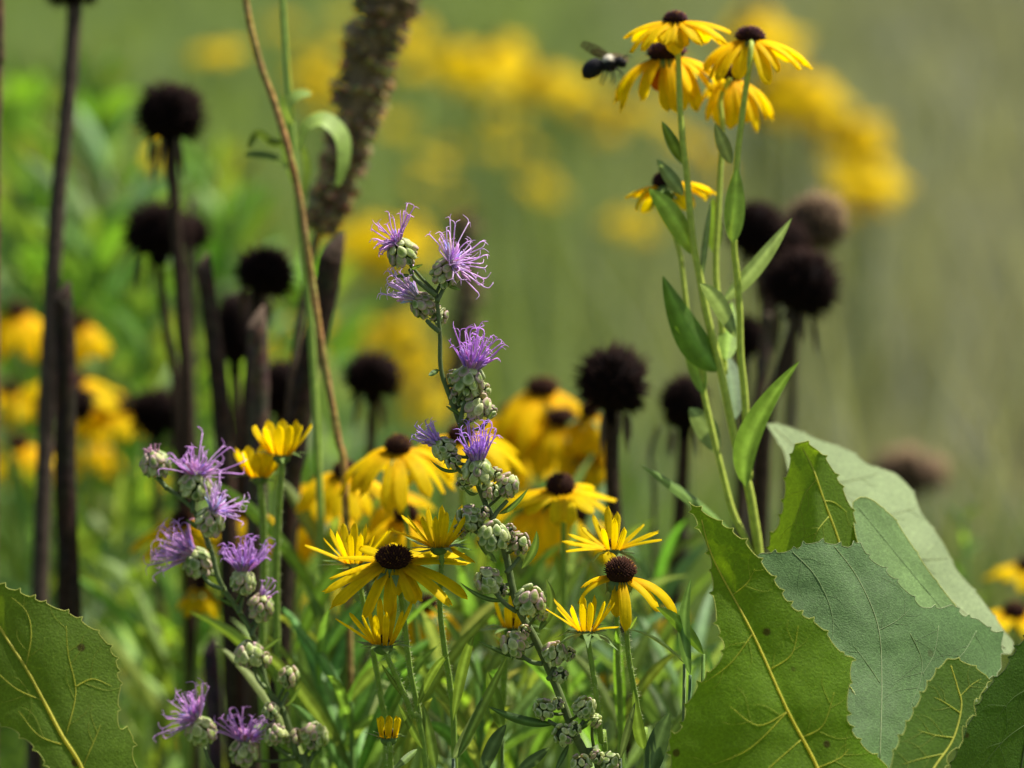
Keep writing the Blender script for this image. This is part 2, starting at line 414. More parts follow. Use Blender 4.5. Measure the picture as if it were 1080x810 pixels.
blades('meadow_grass', 36000, 3.4, 9, lambda d: .34 * d, lambda X, d, g: (.22 + .20 * g.random(len(X))) * (1 + .15 * (X < 0)), lambda d, g: .004 + .006 * g.random(len(d)), colfar,
       'tall green and dry grass behind the seed heads', 'grass', 5, dpow=1.8)
blades('tall_grass_stems', 900, 2.9, 6.5, lambda d: .30 * d, lambda X, d, g: .45 + .32 * g.random(len(X)), lambda d, g: .0022 + .003 * g.random(len(d)), lambda X, d, g: colfar(X, d, g) * 1.15,
       'thin upright grass stems standing in soft streaks behind the flowers', 'grass', 15, segs=5, lean=.25)
def colnear(X, d, g):
    side = np.clip(X / (0.155 * d), -1.4, 1.4)
    w_ = np.stack([.9 + .5 * patch(X, d, 5, 1) + 0 * X, 1.1 - .4 * side + g.random(len(X)) * .8, .12 + .25 * g.random(len(X)), np.clip(side - .2, 0, 2) * 1.5 + .02], axis=1)
    c = mixc([(0.06, 0.13, 0.018), (0.145, 0.255, 0.04), (0.20, 0.21, 0.08), (0.17, 0.15, 0.10)], w_); return c * (0.7 + .6 * g.random(len(X)))[:, None]
blades('green_undergrowth', 7800, 1.85, 3.4, lambda d: .22 * d, lambda X, d, g: (0.36 + .20 * g.random(len(X)) ** 1.5 - .05 * (d < 2.2)) * (1 - .16 * np.clip(X / .25, 0, 1)), lambda d, g: .0028 + .005 * g.random(len(d)) ** 2, colnear,
       'thick green leaf blades and grass growing low between the flower stems', 'undergrowth', 9, segs=6, lean=.4)

# ------------------------------------------------------------------ builders of plants
def susan(label, stem_px, d, head, petals, W, sep=(.011, 12, -5, -25), r=.0085, h=.006, axis=None, leaves=(), group='yellow coneflowers in focus', hair=True, detail=True, sr=(.0011, .0016), dd=.04, stemc=STEM_G, name='coneflower', nsp=170, cone_tip=None):
    """one flower on its stem; stem_px runs from under the head downwards"""
    c = P(head[0], head[1], d); ax = axis or V(0, 1, .15)
    pts = [c - ax * h * .6] + path(stem_px, d, d + dd)
    pts = to_ground(pts)
    root = thing(name, Vector((pts[-1].x, pts[-1].y, 0)), label, 'flower', group)
    mb = MB(); sp = tube(mb, pts, sr, stemc, 8, 5)
    if hair: hairs(mb, sp, sr[0] * .9, .0021, .00035, (0.5, 0.56, 0.28), .62)
    mb.build('stem', 'stem', root)
    flower_head(root, c, ax, r, h, petals, W, sep, detail, nsp=nsp, cone_tip=cone_tip)
    for lf in leaves:
        m = MB(); b, t_, wd = lf[0], lf[1], lf[2]; k = lf[3] if len(lf) > 3 else {}
        lance(m, P(b[0], b[1], d + dd * .5), P(t_[0], t_[1], d + k.pop('dt', 0)), px2m(wd, d), **k); m.build('leaf', 'soft_leaf', root)
    return root
mm = .001
# --- in-focus flowers, left to right
up = ring
susan('open yellow coneflower with dark flat cone and wide drooping petals, largest in focus', [(420, 609), (427, 662), (433, 710), (443, 760), (450, 820)], 1.5, (415.5, 592),
      [(8, 12, -16, .030), (-14, -2, -40, .034), (-36, -4, -38, .031), (-58, -20, -60, .020), (-98, -50, -88, .025), (-80, -25, -70, .014), (-128, -38, -62, .027), (-150, -15, -42, .032), (-166, -12, -30, .030), (178, -10, -28, .026), (28, 5, -12, .031),
       (150, 0, -20, .026), (125, 0, -10, .024), (95, 0, -10, .022), (60, 0, -12, .024), (-45, -30, -50, .019)], .0067, r=.0083, h=.0052, axis=V(.02, .93, .36), leaves=[((440, 745), (474, 690), 9, dict(sag=.004)), ((446, 790), (420, 742), 8, {})], nsp=260)
susan('half open yellow coneflower whose tips rise just left of the large dark coned one', [(378, 612), (392, 680), (402, 740), (408, 820)], 1.53, (373, 592),
      [(178, 28, 18, .021), (150, 50, 62, .018), (205, 45, 50, .017), (230, 62, 66, .018), (262, 66, 80, .016), (292, 58, 74, .017), (325, 52, 66, .017), (350, 50, 52, .020), (20, 42, 45, .022), (60, 60, 70, .018), (90, 66, 80, .018), (120, 60, 74, .018)], .0032, r=.0036, h=.003, sep=(.013, 12, 10, -5))
susan('half open yellow coneflower on tall hairy stem beside the bud spike, tips pointing up', [(466, 590), (464, 638), (469, 686), (475, 727), (480, 820)], 1.5, (463, 575),
      [(176, 28, 16, .021), (160, 45, 40, .020), (200, 50, 55, .019), (228, 60, 66, .017), (262, 62, 80, .017), (290, 62, 76, .019), (335, 52, 62, .018), (5, 40, 48, .018), (40, 55, 64, .020), (80, 66, 80, .018), (120, 60, 74, .018), (345, -20, -32, .015)], .0034, r=.0036, h=.003, sep=(.016, 10, 8, 2),
      leaves=[((478, 760), (500, 670), 12, dict(sag=.006)), ((482, 800), (536, 690), 11, dict(dt=.02))])
susan('half open yellow coneflower under the large one, narrow petals fanned upwards', [(408, 692), (421, 721), (433, 751), (452, 830)], 1.49, (404, 678),
      [(172, 34, 30, .021), (155, 45, 45, .018), (195, 50, 54, .017), (222, 60, 64, .017), (250, 64, 80, .016), (283, 66, 84, .017), (320, 60, 70, .019), (350, 62, 66, .020), (15, 60, 66, .022), (60, 66, 76, .020), (100, 66, 84, .020), (130, 60, 74, .016)], .0030, r=.0042, h=.003, sep=(.012, 13, 8, -5),
      leaves=[((440, 790), (415, 812), 8, {}), ((425, 735), (402, 700), 5, {})])
susan('opening yellow coneflower with broad short petals held upright, taller of the left pair', [(297, 492), (294, 534), (291, 600), (293, 700), (300, 830)], 1.6, (297, 478),
      [(165, 42, 60, .017), (190, 55, 62, .017), (220, 62, 76, .016), (262, 66, 84, .016), (300, 66, 78, .016), (330, 58, 66, .017), (5, 48, 58, .018), (50, 60, 70, .017), (90, 60, 74, .017), (130, 60, 70, .017)], .0054, r=.004, h=.003, sep=(.011, 9, 15, -8), group='opening coneflowers on the left', sr=(.0015, .002))
susan('opening yellow coneflower with cup of broad petals, shorter of the left pair', [(275, 516), (278, 560), (278, 620), (276, 720), (280, 830)], 1.61, (274, 501),
      [(165, 46, 66, .016), (190, 55, 66, .015), (220, 62, 76, .015), (262, 60, 84, .013), (300, 62, 80, .014), (330, 56, 72, .014), (5, 50, 66, .014), (50, 60, 76, .014), (90, 60, 80, .015), (130, 60, 76, .015)], .0052, r=.0038, h=.003, sep=(.010, 9, 12, -5), group='opening coneflowers on the left', sr=(.0015, .002))
susan('spread yellow coneflower with flat narrow petals directly above the drooping one', [(647, 590), (650, 640), (652, 700), (655, 820)], 1.53, (646, 577),
      [(178, 12, 6, .020), (168, 22, 16, .018), (150, 30, 40, .016), (190, 5, -8, .018), (210, 16, 6, .013), (240, 60, 70, .012), (275, 66, 76, .017), (300, 55, 66, .013), (350, 30, 22, .019), (10, 26, 20, .019), (335, 24, 10, .022), (40, 30, 30, .018), (80, 50, 60, .018), (100, 60, 76, .019), (130, 50, 60, .017)], .0036, r=.0042, h=.0032, sep=(.014, 10, -15, -40))
susan('yellow coneflower with dark domed cone and few long curling drooping petals', [(659, 624), (662, 683), (670, 733), (677, 776), (684, 830)], 1.5, (654, 607),
      [(184, -5, -72, .020), (172, 5, -50, .015), (264, -55, -92, .017), (282, -30, -84, .025), (350, 5, -68, .030), (332, -8, -60, .021), (120, 60, 48, .012), (100, 40, 60, .009)], .0062, r=.0072, h=.0068, axis=V(.05, .97, .22), sep=(.006, 9, -30, -60), nsp=240,
      leaves=[((679, 790), (668, 728), 13, dict(sag=-.004, col=(.09, .15, .03))), ((664, 664), (672, 650), 3, {})])
susan('small half open yellow coneflower with fanned tips below the drooping one', [(620, 676), (628, 727), (634, 782), (640, 830)], 1.49, (618, 663),
      [(175, 35, 30, .017), (160, 50, 46, .017), (195, 45, 50, .015), (225, 60, 68, .014), (255, 66, 84, .014), (285, 66, 84, .015), (320, 58, 70, .016), (350, 56, 66, .016), (15, 50, 50, .015), (60, 66, 76, .015), (100, 66, 84, .015), (340, 20, 5, .012)], .0029, r=.0038, h=.003, sep=(.014, 12, 0, -25))
susan('opening yellow coneflower standing behind the pale lower buds of the spike', [(533, 690), (531, 740), (527, 830)], 1.56, (541, 660),
      [(165, 60, 78, .014), (200, 62, 80, .014), (250, 66, 84, .013), (290, 60, 76, .013), (340, 56, 70, .013), (20, 56, 70, .014), (90, 60, 74, .016)], .004, r=.004, h=.003, sep=(.014, 12, 4, -12), sr=(.0015, .0019))
susan('tight yellow coneflower bud low between the stems at the bottom edge', [(411, 790), (412, 830)], 1.5, (410, 776),
      [(i * 45, 70, 88, .009) for i in range(8)], .0032, r=.0035, h=.003, sep=(.009, 10, 25, 5))
# --- behind the focus
def susan_b(label, head, d, L=.030, dr=(0, -45), r=.009, h=.006, n=13, tilt=(.0, .95, .25), W=.0105, bot=None, group='blurred coneflowers behind the bud spike', j=12, a0=0, petals=None, **k):
    d0_ = d; d = 1.5 + (d - 1.5) * .82; L *= d / d0_; r *= .85 * d / d0_; W *= .84 * d / d0_; n += 1
    bx, by = bot or (head[0] + jit(14), 840)
    stem = [(head[0] + (bx - head[0]) * .12 + jit(2), head[1] + 16), (head[0] + (bx - head[0]) * .5, head[1] + (by - head[1]) * .5), (bx, by)]
    return susan(label, stem, d, head, petals or ring(n, dr[0], dr[1], L, j, a0=a0), W, sep=(.012, 10, -5, -25), r=r, h=h, axis=V(*tilt), group=group, hair=False, detail=False, sr=(.0012, .0017), nsp=120, **k)
susan_b('blurred yellow coneflower with dark cone and hanging petals left of the bud spike', (420, 474), 1.68, L=.034, dr=(-2, -62), bot=(455, 830), r=.0085)
susan_b('blurred yellow coneflower with flat petals and dark cone, right of the spike', (591, 517), 1.66, L=.026, dr=(8, -28), bot=(600, 830), h=.007)
susan_b('blurred orange yellow coneflower to the left of the pair of dark cones', (364, 500), 1.76, L=.030, dr=(-5, -60), r=.008)
susan_b('pale blurred coneflower half hidden behind the bent dry stalk', (338, 515), 1.84, L=.026, dr=(0, -50), r=.007)
susan_b('blurred coneflower with long petals just above the large sharp one', (428, 546), 1.72, L=.027, dr=(-10, -70), r=.008)
susan_b('blurred coneflower tucked behind the purple tipped part of the spike', (486, 462), 1.74, L=.034, dr=(0, -58), r=.009)
susan_b('upper flower of the thick blurred yellow cluster under the round seed head', (572, 412), 1.98, L=.040, dr=(-18, -82), r=.012, n=16, W=.014)
susan_b('middle flower of the thick blurred yellow cluster with its dark cone', (592, 444), 1.96, L=.036, dr=(-20, -80), r=.011, n=16, W=.013)
susan_b('left flower of the thick blurred yellow cluster beside the bud spike', (540, 438), 2.02, L=.040, dr=(-12, -78), r=.010, n=16, W=.013)
susan_b('narrow side facing flower at right end of the blurred yellow cluster', (622, 436), 1.93, L=.026, dr=(-30, -86), r=.007, n=12, W=.010)
susan_b('lowest small flower at right end of the blurred yellow cluster', (622, 478), 1.94, L=.022, dr=(-25, -84), r=.007, n=12, W=.010)
susan_b('drooping blurred coneflower behind the flat petalled one right of the spike', (566, 530), 1.80, L=.036, dr=(-8, -75), r=.009, n=14)
susan_b('blurred yellow petals behind the flat petalled coneflower stem', (612, 545), 1.84, L=.030, dr=(-20, -82), r=.008, n=14)
susan_b('low blurred orange coneflower behind the half open pair', (452, 640), 1.78, L=.024, dr=(-30, -78), r=.006, n=9)
susan_b('small blurred flower behind the drooping petals of the dark domed one', (520, 655), 1.86, L=.02, dr=(-25, -75), r=.006, n=9)
susan_b('blurred yellow flower low behind the small fanned one', (652, 700), 1.95, L=.022, dr=(-20, -75), r=.006, n=10)
susan_b('orange blurred coneflower behind the left purple heads', (192, 552), 1.86, L=.028, dr=(0, -55), r=.008, n=12)
susan_b('orange blurred coneflower between the left purple heads and the opening pair', (262, 540), 1.88, L=.028, dr=(-10, -70), r=.008, n=11)
susan_b('low orange blurred petals under the left purple heads', (212, 618), 1.84, L=.018, dr=(-30, -70), r=.005, n=7)
susan_b('soft hanging coneflower under the pale one behind the bent stalk', (352, 540), 1.9, L=.030, dr=(-15, -80), r=.007, n=12)
susan_b('soft coneflower squeezed between the two half open ones in focus', (418, 520), 1.86, L=.030, dr=(-15, -78), r=.007, n=12)
susan_b('soft yellow coneflower right behind the white bud of the spike', (556, 470), 2.1, L=.038, dr=(-12, -72), r=.010, n=15)
susan_b('soft orange coneflower just left of the tight yellow half open pair', (312, 552), 1.95, L=.024, dr=(-15, -75), r=.007, n=11)
LG = 'blurred coneflowers at the left edge'
for lab, hx, hy, d, L, dr, r in [
    ('large blurred orange yellow coneflower at the left edge beside the cut stalk', 18, 330, 2.15, .040, (-15, -72), .010),
    ('blurred yellow coneflower right of the cut stalk near the left edge', 84, 342, 2.2, .034, (-25, -78), .009),
    ('blurred coneflower with dark cone crossing behind the cut stalk', 72, 404, 2.1, .036, (0, -40), .015),
    ('blurred orange coneflower with wide petals right of the dark cone', 122, 432, 2.12, .036, (-5, -45), .013),
    ('blurred coneflower at the very left edge below the large orange one', 12, 412, 2.2, .034, (-5, -55), .010),
    ('blurred orange coneflower low at the left edge', 18, 470, 2.15, .038, (-10, -65), .011),
    ('blurred yellow coneflower between the tall thin stalk and the cut stalk', 58, 475, 2.3, .030, (-20, -75), .009),
    ('soft yellow coneflower under the dark cone near the left edge', 98, 462, 2.25, .032, (-25, -80), .009),
    ('dull yellow coneflower behind the closed left purple head', 140, 486, 2.4, .032, (-15, -70), .009)]:
    susan_b(lab, (hx, hy), d + .15, L=L * .86, dr=dr, r=r, group=LG, n=14, W=.013)
RG = 'coneflowers at the right edge'
susan_b('yellow coneflower cut by the right edge above the grey leaf', (1070, 648), 1.95, L=.030, dr=(5, -30), r=.009, group=RG, n=12)
susan_b('single yellow flower just inside the right edge above its neighbour', (1082, 600), 2.1, L=.022, dr=(10, -20), r=.008, group=RG, n=12)
susan_b('dim yellow flower under the leaves of the drooping flower', (694, 640), 2.5, L=.02, dr=(-20, -70), r=.006, n=8)

# --- far blurred flowers: built once, then copied
def far_proto(seed, L, W, dr, n=13):
    random.seed(seed); c = Vector((0, 0, 0)); a = Vector((0, -.25, 1)).normalized()
    cm = MB(); cone_mesh(cm, c, a, .009, .007, 60); pm = MB()
    for p in ring(n, dr[0], dr[1], L): petal(pm, c, a, p[0], .005, p[3], W, p[1], p[2], base=(.84, .60, .003), tipc=(.84, .635, .003), n=5)
    return cm, pm
protos = []
for sd_, L_, W_, dr_ in ((1, .034, .014, (-5, -45)), (2, .038, .015, (0, -30)), (3, .032, .014, (-12, -60))):
    cm, pm = far_proto(sd_, L_, W_, dr_)
    co = cm.build('flower_head', 'dark_cone'); po = pm.build('petals', 'petal'); protos.append((co, po))
random.seed(11); used = set()
def far_flower(px, py, d, label, group, s=1.0):
    c = P(px, py, d); k = random.randrange(3); co, po = protos[k]
    b = Vector((c.x + jit(.05), c.y + jit(.05), 0))
    root = thing('meadow_flower', b, label, 'flower', group)
    mb = MB(); tube(mb, [c, (c * .6 + b * .4) + Vector((jit(.01), 0, 0)), b - Vector((0, 0, .01))], (.0014, .002), (.10, .15, .035), 5, 3); mb.build('stem', 'stem', root)
    if k in used: co = co.copy(); po = po.copy(); scene.collection.objects.link(co); scene.collection.objects.link(po)
    used.add(k)
    co.parent = root; co.location = c - b; co.scale = (s,) * 3; co.rotation_euler = (.02 + jit(.22), jit(.35), jit(.5)); po.parent = co
far = [
 ('far blurred yellow flower in the wide patch at top centre', 'far flowers at top centre', [(478, 48), (500, 62), (522, 50), (545, 66), (566, 78), (590, 84), (512, 78), (484, 66)], 5.0, 1.35),
 ('far blurred yellow flower of the loose patch left of the brown spike', 'far flowers by the brown spike', [(330, 62), (350, 82), (318, 78), (345, 48), (338, 100)], 5.6, 1.1),
 ('far blurred yellow flower right of the brown spike top', 'far flowers right of the brown spike', [(432, 38), (446, 58), (428, 66), (440, 20)], 5.6, 1.1),
 ('dim far yellow flower under the wide patch at top centre', 'dim far flowers under the top patch', [(520, 120), (545, 116), (470, 150), (420, 130), (436, 190), (566, 190)], 6.4, .9),
 ('far yellow flower behind the flying bee', 'far flowers behind the bee', [(626, 96), (650, 112), (606, 110), (640, 130), (668, 108)], 5.2, 1.0),
 ('big soft yellow flower behind the tall flower group', 'far flowers behind the tall group', [(800, 12), (786, 26), (812, 34), (800, 28), (824, 84), (848, 80), (836, 100), (856, 98), (820, 104), (842, 92)], 4.4, 1.30),
 ('soft yellow flower of the arc falling right from the tall group', 'far flowers in the right arc', [(898, 128), (910, 134), (904, 142), (912, 178), (920, 188), (912, 192)], 4.4, 1.28),
 ('dim yellow flower low behind the tall group', 'dim far flowers behind the tall group', [(740, 150), (720, 140), (748, 172), (662, 228), (672, 240), (893, 222)], 5.2, .95),
 ('orange yellow blurred flower behind the top of the purple spike', 'far flowers behind the spike top', [(390, 232), (412, 246), (430, 232), (382, 254), (446, 250), (372, 240), (404, 262)], 4.2, 1.1),
 ('soft yellow flower between the round seed head and purple spike', 'far flowers left of the spike', [(402, 342), (424, 350), (438, 366), (396, 360), (432, 384), (444, 400), (418, 335), (452, 420)], 3.8, 1.0),
 ('dull yellow flower seen between the cut stalks', 'far flowers between the cut stalks', [(300, 348), (318, 362), (312, 380), (330, 340)], 3.8, 1.0),
 ('small yellow flower behind the top left seed head', 'far flowers behind the left seed head', [(138, 146), (156, 156), (228, 50)], 4.0, .95),
 ('soft yellow flower in the green left of the two tall seed stems', 'far flowers in the left green', [(130, 358), (146, 368), (140, 380)], 3.3, 1.0),
 ('very faint yellow flower in the open green behind the middle', 'very faint flowers in the open green', [(580, 200), (480, 205), (690, 120), (700, 70), (370, 300), (350, 340), (460, 170), (560, 150), (300, 20), (360, 20), (520, 150)], 6.6, 1.0),
 ('faint yellow flower low in the green undergrowth', 'faint low flowers', [(180, 780), (150, 700), (560, 790), (690, 640), (606, 720), (700, 760), (500, 760), (340, 620)], 2.6, .7),
]
for lab, grp, pts_, d_, s_ in far:
    if s_ > 1.25: pts_ = pts_ + [(a_ + jit(7), b_ + jit(6)) for a_, b_ in pts_]
    for (x_, y_) in pts_: far_flower(x_ + jit(3), y_ + jit(3), d_ * random.uniform(.95, 1.08), lab, grp, s_)

# ------------------------------------------------------------------ the tall group on the right
def tall_group():
    d = 1.58
    base = P(800, 581, d + .02)
    main = path([(715, 53), (718, 127), (724, 180), (727, 215), (731, 254), (738, 292), (746, 334), (758, 381), (769, 435), (779, 481), (789, 512), (795, 546), (800, 581), (806, 660), (812, 840)], d, d + .02)
    g = to_ground(main)
    root = thing('coneflower', Vector((g[-1].x, g[-1].y, 0)), 'tall branching coneflower with five yellow heads and pointed leaves, at the upper right', 'flower')
    SG = (0.42, 0.50, 0.07)
    def st(pts, r, hair=True):
        mb = MB(); sp = tube(mb, pts, r, SG, 8, 5)
        if hair: hairs(mb, sp, r[0] if isinstance(r, tuple) else .001, .0011, .0006, (.45, .52, .2), .6)
        mb.build('stem', 'stem', root)
    st([P(712, 25, d)] + g, (.0013, .0026))
    st([P(791, 44, d + .01)] + path([(792, 53), (783, 120), (777, 173), (774, 254), (777, 287), (780, 328), (781, 373), (785, 413), (788, 464), (790, 505)], d, d + .015), (.0013, .0019))
    st([P(770, 82, d + .03)] + path([(760, 104), (762, 133), (760, 173), (757, 233), (755, 269), (756, 304), (762, 350), (764, 395)], d + .03, d + .02), (.0012, .0018))
    st([P(700, 200, d + .03)] + path([(708, 235), (718, 272), (722, 307), (728, 350), (738, 378), (742, 413), (752, 458), (761, 495), (772, 537), (786, 569), (797, 600)], d + .03, d + .015), (.0011, .0017))
    st([P(705, 58, d + .03)] + path([(712, 90), (719, 130), (722, 170)], d + .03, d + .005), (.0012, .0013))
    F = lambda c, dd, ax, r, h, pet, W, **k: flower_head(root, P(c[0], c[1], d + dd), ax, r, h, pet, W, sep=(.009, 10, -25, -60), nsp=200, **k)
    DK = dict(cone_tip=(.10, .035, .05))
    B2 = (0.80, 0.44, .012)
    F((712, 23), 0, V(0, 1, -.02), .0058, .0040, [(180, 5, -38, .023), (195, -10, -60, .025), (215, -15, -62, .023), (245, -25, -70, .016), (268, -50, -86, .018), (290, -45, -82, .015), (318, -20, -62, .018), (340, 2, -50, .026), (0, 8, -25, .024), (18, 6, -50, .024), (40, 0, -40, .02), (80, 0, -40, .02), (120, 0, -40, .02), (150, 4, -40, .022)], .0085, **DK)
    F((703, 60), .03, V(-.05, 1, .02), .0095, .0065, [(178, -8, -72, .030), (192, -15, -84, .033), (215, -30, -86, .024), (240, -55, -95, .017, (.35, .06, .01), (.55, .14, .01)), (265, -55, -92, .028), (285, -45, -88, .030), (310, -30, -86, .026), (335, -15, -70, .026), (350, -5, -66, .030), (15, 0, -50, .028), (60, 0, -50, .025), (110, 0, -50, .025), (150, -5, -60, .028), (325, -40, -90, .030)], .0095, **DK)
    F((791, 42), .01, V(.03, 1, -.03), .0072, .0050, [(182, -8, -66, .024), (196, -20, -75, .026), (215, -28, -75, .027), (240, -45, -85, .022), (300, -40, -78, .026), (318, -25, -66, .022), (335, -8, -52, .027), (350, 0, -48, .030), (5, 0, -40, .027), (30, 0, -35, .022), (70, 0, -40, .022), (110, 0, -40, .022), (150, 0, -50, .024)], .0092, **DK)
    F((771, 83), .05, V(.12, 1, .05), .0055, .005, [(185, -25, -80, .022), (215, -40, -88, .024), (250, -50, -90, .026), (280, -50, -90, .026), (310, -35, -84, .024), (340, -10, -75, .026), (355, -5, -70, .028), (20, 0, -50, .02), (70, 0, -50, .02), (120, 0, -50, .02), (325, -30, -80, .030)], .0090, **DK)
    F((701, 196), .035, V(-.05, .93, -.35), .0060, .006, [(175, 10, -32, .017), (190, -5, -82, .019), (160, 20, -30, .014), (355, 18, -42, .023), (340, 5, -60, .022), (10, 20, -40, .021), (325, -10, -70, .018), (45, 0, -40, .018), (90, 0, -50, .018), (130, 0, -50, .016)], .0075, **DK)
    G1 = (.10, .17, .03); G2 = (.14, .20, .11); G3 = (.21, .33, .05)  # G3: the backlit look of some leaves is put into a brighter colour
    L = lambda b, t, w_, c=G1, db=.01, dt=-.005, **k: (lambda m: (lance(m, P(b[0], b[1], d + db), P(t[0], t[1], d + dt), px2m(w_, d), col=c, n=16, **k), m.build('leaf', 'soft_leaf', root)))(MB())
    L((722, 174), (698, 128), 13, G1, fold=.5)
    L((771, 173), (754, 130), 15, G2, fold=.2)
    L((721, 206), (693, 168), 15, G2, fold=.3)
    L((733, 270), (684, 199), 24, G3, sag=.004, roll=.3)
    L((773, 256), (777, 176), 22, G3, fold=.35, db=-.006, dt=-.006)
    L((754, 268), (752, 208), 17, G3, db=.03, dt=.03)
    L((740, 300), (750, 214), 9, G2, sag=.002, roll=.7)
    L((762, 318), (835, 230), 20, G2, db=.02, dt=-.02, sag=-.002, roll=-.5)
    L((760, 392), (699, 291), 34, (.09, .18, .025), sag=-.006, fold=.5, roll=.2)
    L((776, 356), (738, 299), 18, G2, db=.0, dt=-.03, sag=.004)
    L((766, 380), (772, 318), 22, G3, db=.01, dt=.03)
    L((742, 416), (722, 344), 19, G3, db=.02, dt=.03, sag=.001)
    L((757, 478), (727, 430), 25, G2, db=.03, dt=.02, sag=.003, fold=.15)
    L((776, 442), (764, 372), 26, G2, db=.02, dt=.05, sag=.003, fold=.15)
    L((787, 514), (843, 381), 27, (.10, .18, .04), db=.0, dt=-.03, sag=-.010, roll=.35, fold=.5, curl=Vector((1, 0, .4)).normalized())
    L((770, 560), (676, 491), 19, (.11, .19, .03), db=.03, dt=.0, sag=.002, roll=.9)
tall_group()

# ------------------------------------------------------------------ blazing stars
def bud_head(mb, c, axis, W, L, pink=.2, n=26, sq=1.0):
    a = axis.normalized(); x, y, _ = frame_of(a)
    ellipsoid(mb, c - a * L * .04, a, W * .33, W * .33, L * .36, (.045, .07, .02), ICO2)
    for i in range(n):
        t = (i + .5) / n; ph = i * 2.39996 + jit(.22)
        z = -0.92 + 1.86 * t; s = math.sqrt(max(0.02, 1 - z * z)) * (1 + .12 * z)
        o = x * math.cos(ph) + y * math.sin(ph)
        p = c + o * (s * W * .40) + a * (z * L * .40 + jit(.02) * L)
        nd = (o * (s * .9 + .1) + a * (z * .5 + .5) + Vector((jit(.2), jit(.2), jit(.2)))).normalized()
        sz = W * random.uniform(.155, .215) * (0.8 if t < .2 else 1.0) * sq
        pk = random.random() < pink + .12
        g0 = random.choice([(.15, .25, .025), (.25, .35, .05), (.42, .48, .16)])
        e0 = (.82, .82, .52) if not pk else (.74, .42, .54)
        def cf(v, g0=g0, e0=e0):
            k = min(1, max(0, (1 - v.z) * 1.5 - .1 + .5 * max(0, v.x - .4))) if v.z > .1 else .2
            return tuple(g0[m] * (1 - k) + e0[m] * k for m in range(3))
        bx_, by_, bz_ = frame_of(nd, a); wd = sz * random.uniform(.85, 1.05); pt = random.uniform(.3, .6)
        vs_ = [p + bx_ * (v.x * sz * 1.22) + by_ * (v.y * wd * (1 - pt * max(0, v.x))) + bz_ * (v.z * sz * .62 + .28 * sz * max(0, v.x) ** 2) for v in ICO2[0]]
        mb.add(vs_, ICO2[1], [cf(v) for v in ICO2[0]])
        if t < .3:   # loose green bracts at the base
            spike(mb, c + o * (s * W * .3) + a * (z * L * .42), (o + a * jit(.5)).normalized(), W * .34, W * .06, (.10, .16, .05), (.16, .22, .07))
def florets(mb, c, axis, n, L, spread, rad, col=(.50, .22, .66), thick=.00029, curl=.3, asym=None):
    a = axis.normalized(); x, y, _ = frame_of(a)
    for i in range(n):
        ph = random.uniform(0, 6.283); q = random.random() ** .6
        o = x * math.cos(ph) + y * math.sin(ph)
        th = R(spread) * q
        d = a * math.cos(th) + o * math.sin(th)
        if asym is not None: d = (d + asym * random.uniform(0, .6)).normalized()
        l = L * random.uniform(.5, .98)
        s = c + o * (rad * q * .8)
        k = Vector((jit(1), jit(1), jit(1))) * curl * .75 * l + o * l * curl * random.uniform(-.6, 1.0)
        p1 = s + d * l * .35 + k * .08; p2 = s + d * l * .7 + k * .35; p3 = s + d * l + k * .85
        tn = random.uniform(.82, 1.2); cc = tuple(min(1, v * tn) for v in col); cd_ = tuple(v * .72 for v in cc)
        tube(mb, [s, p1, p2, p3], lambda t: thick * (1.15 - .25 * math.sin(t * 3.0) + (-.1 if t > .85 else 0)), lambda t: tuple(cd_[m] * (1 - t) + cc[m] * t for m in range(3)), 5, 4)
        for q_ in range(2):       # the forked, curling tip of each floret
            f0 = (p3 - p2).normalized(); sd_v = f0.cross(Vector((jit(1), jit(1), jit(1)))).normalized()
            tube(mb, [p3 - f0 * l * .03, p3 + (f0 * .8 + sd_v * .5) * l * .12, p3 + (f0 * .5 + sd_v * 1.3) * l * .2], (thick * .8, thick * .3), cc, 4, 3)
    for i in range(int(n * 1.6)):       # short corolla lobes that make the dense tuft
        ph = random.uniform(0, 6.283); q = random.random() ** .5; o = x * math.cos(ph) + y * math.sin(ph)
        d = (a * math.cos(R(spread * .75) * q) + o * math.sin(R(spread * .75) * q)).normalized()
        l = L * random.uniform(.22, .48); s = c + o * rad * q * .8
        cc = tuple(v * random.uniform(.6, 1.0) for v in col)
        tube(mb, [s, s + d * l * .5, s + d * l + o * l * .25], lambda t: thick * (1.3 + .8 * t) * (1 if t < .9 else .3), cc, 5, 2)
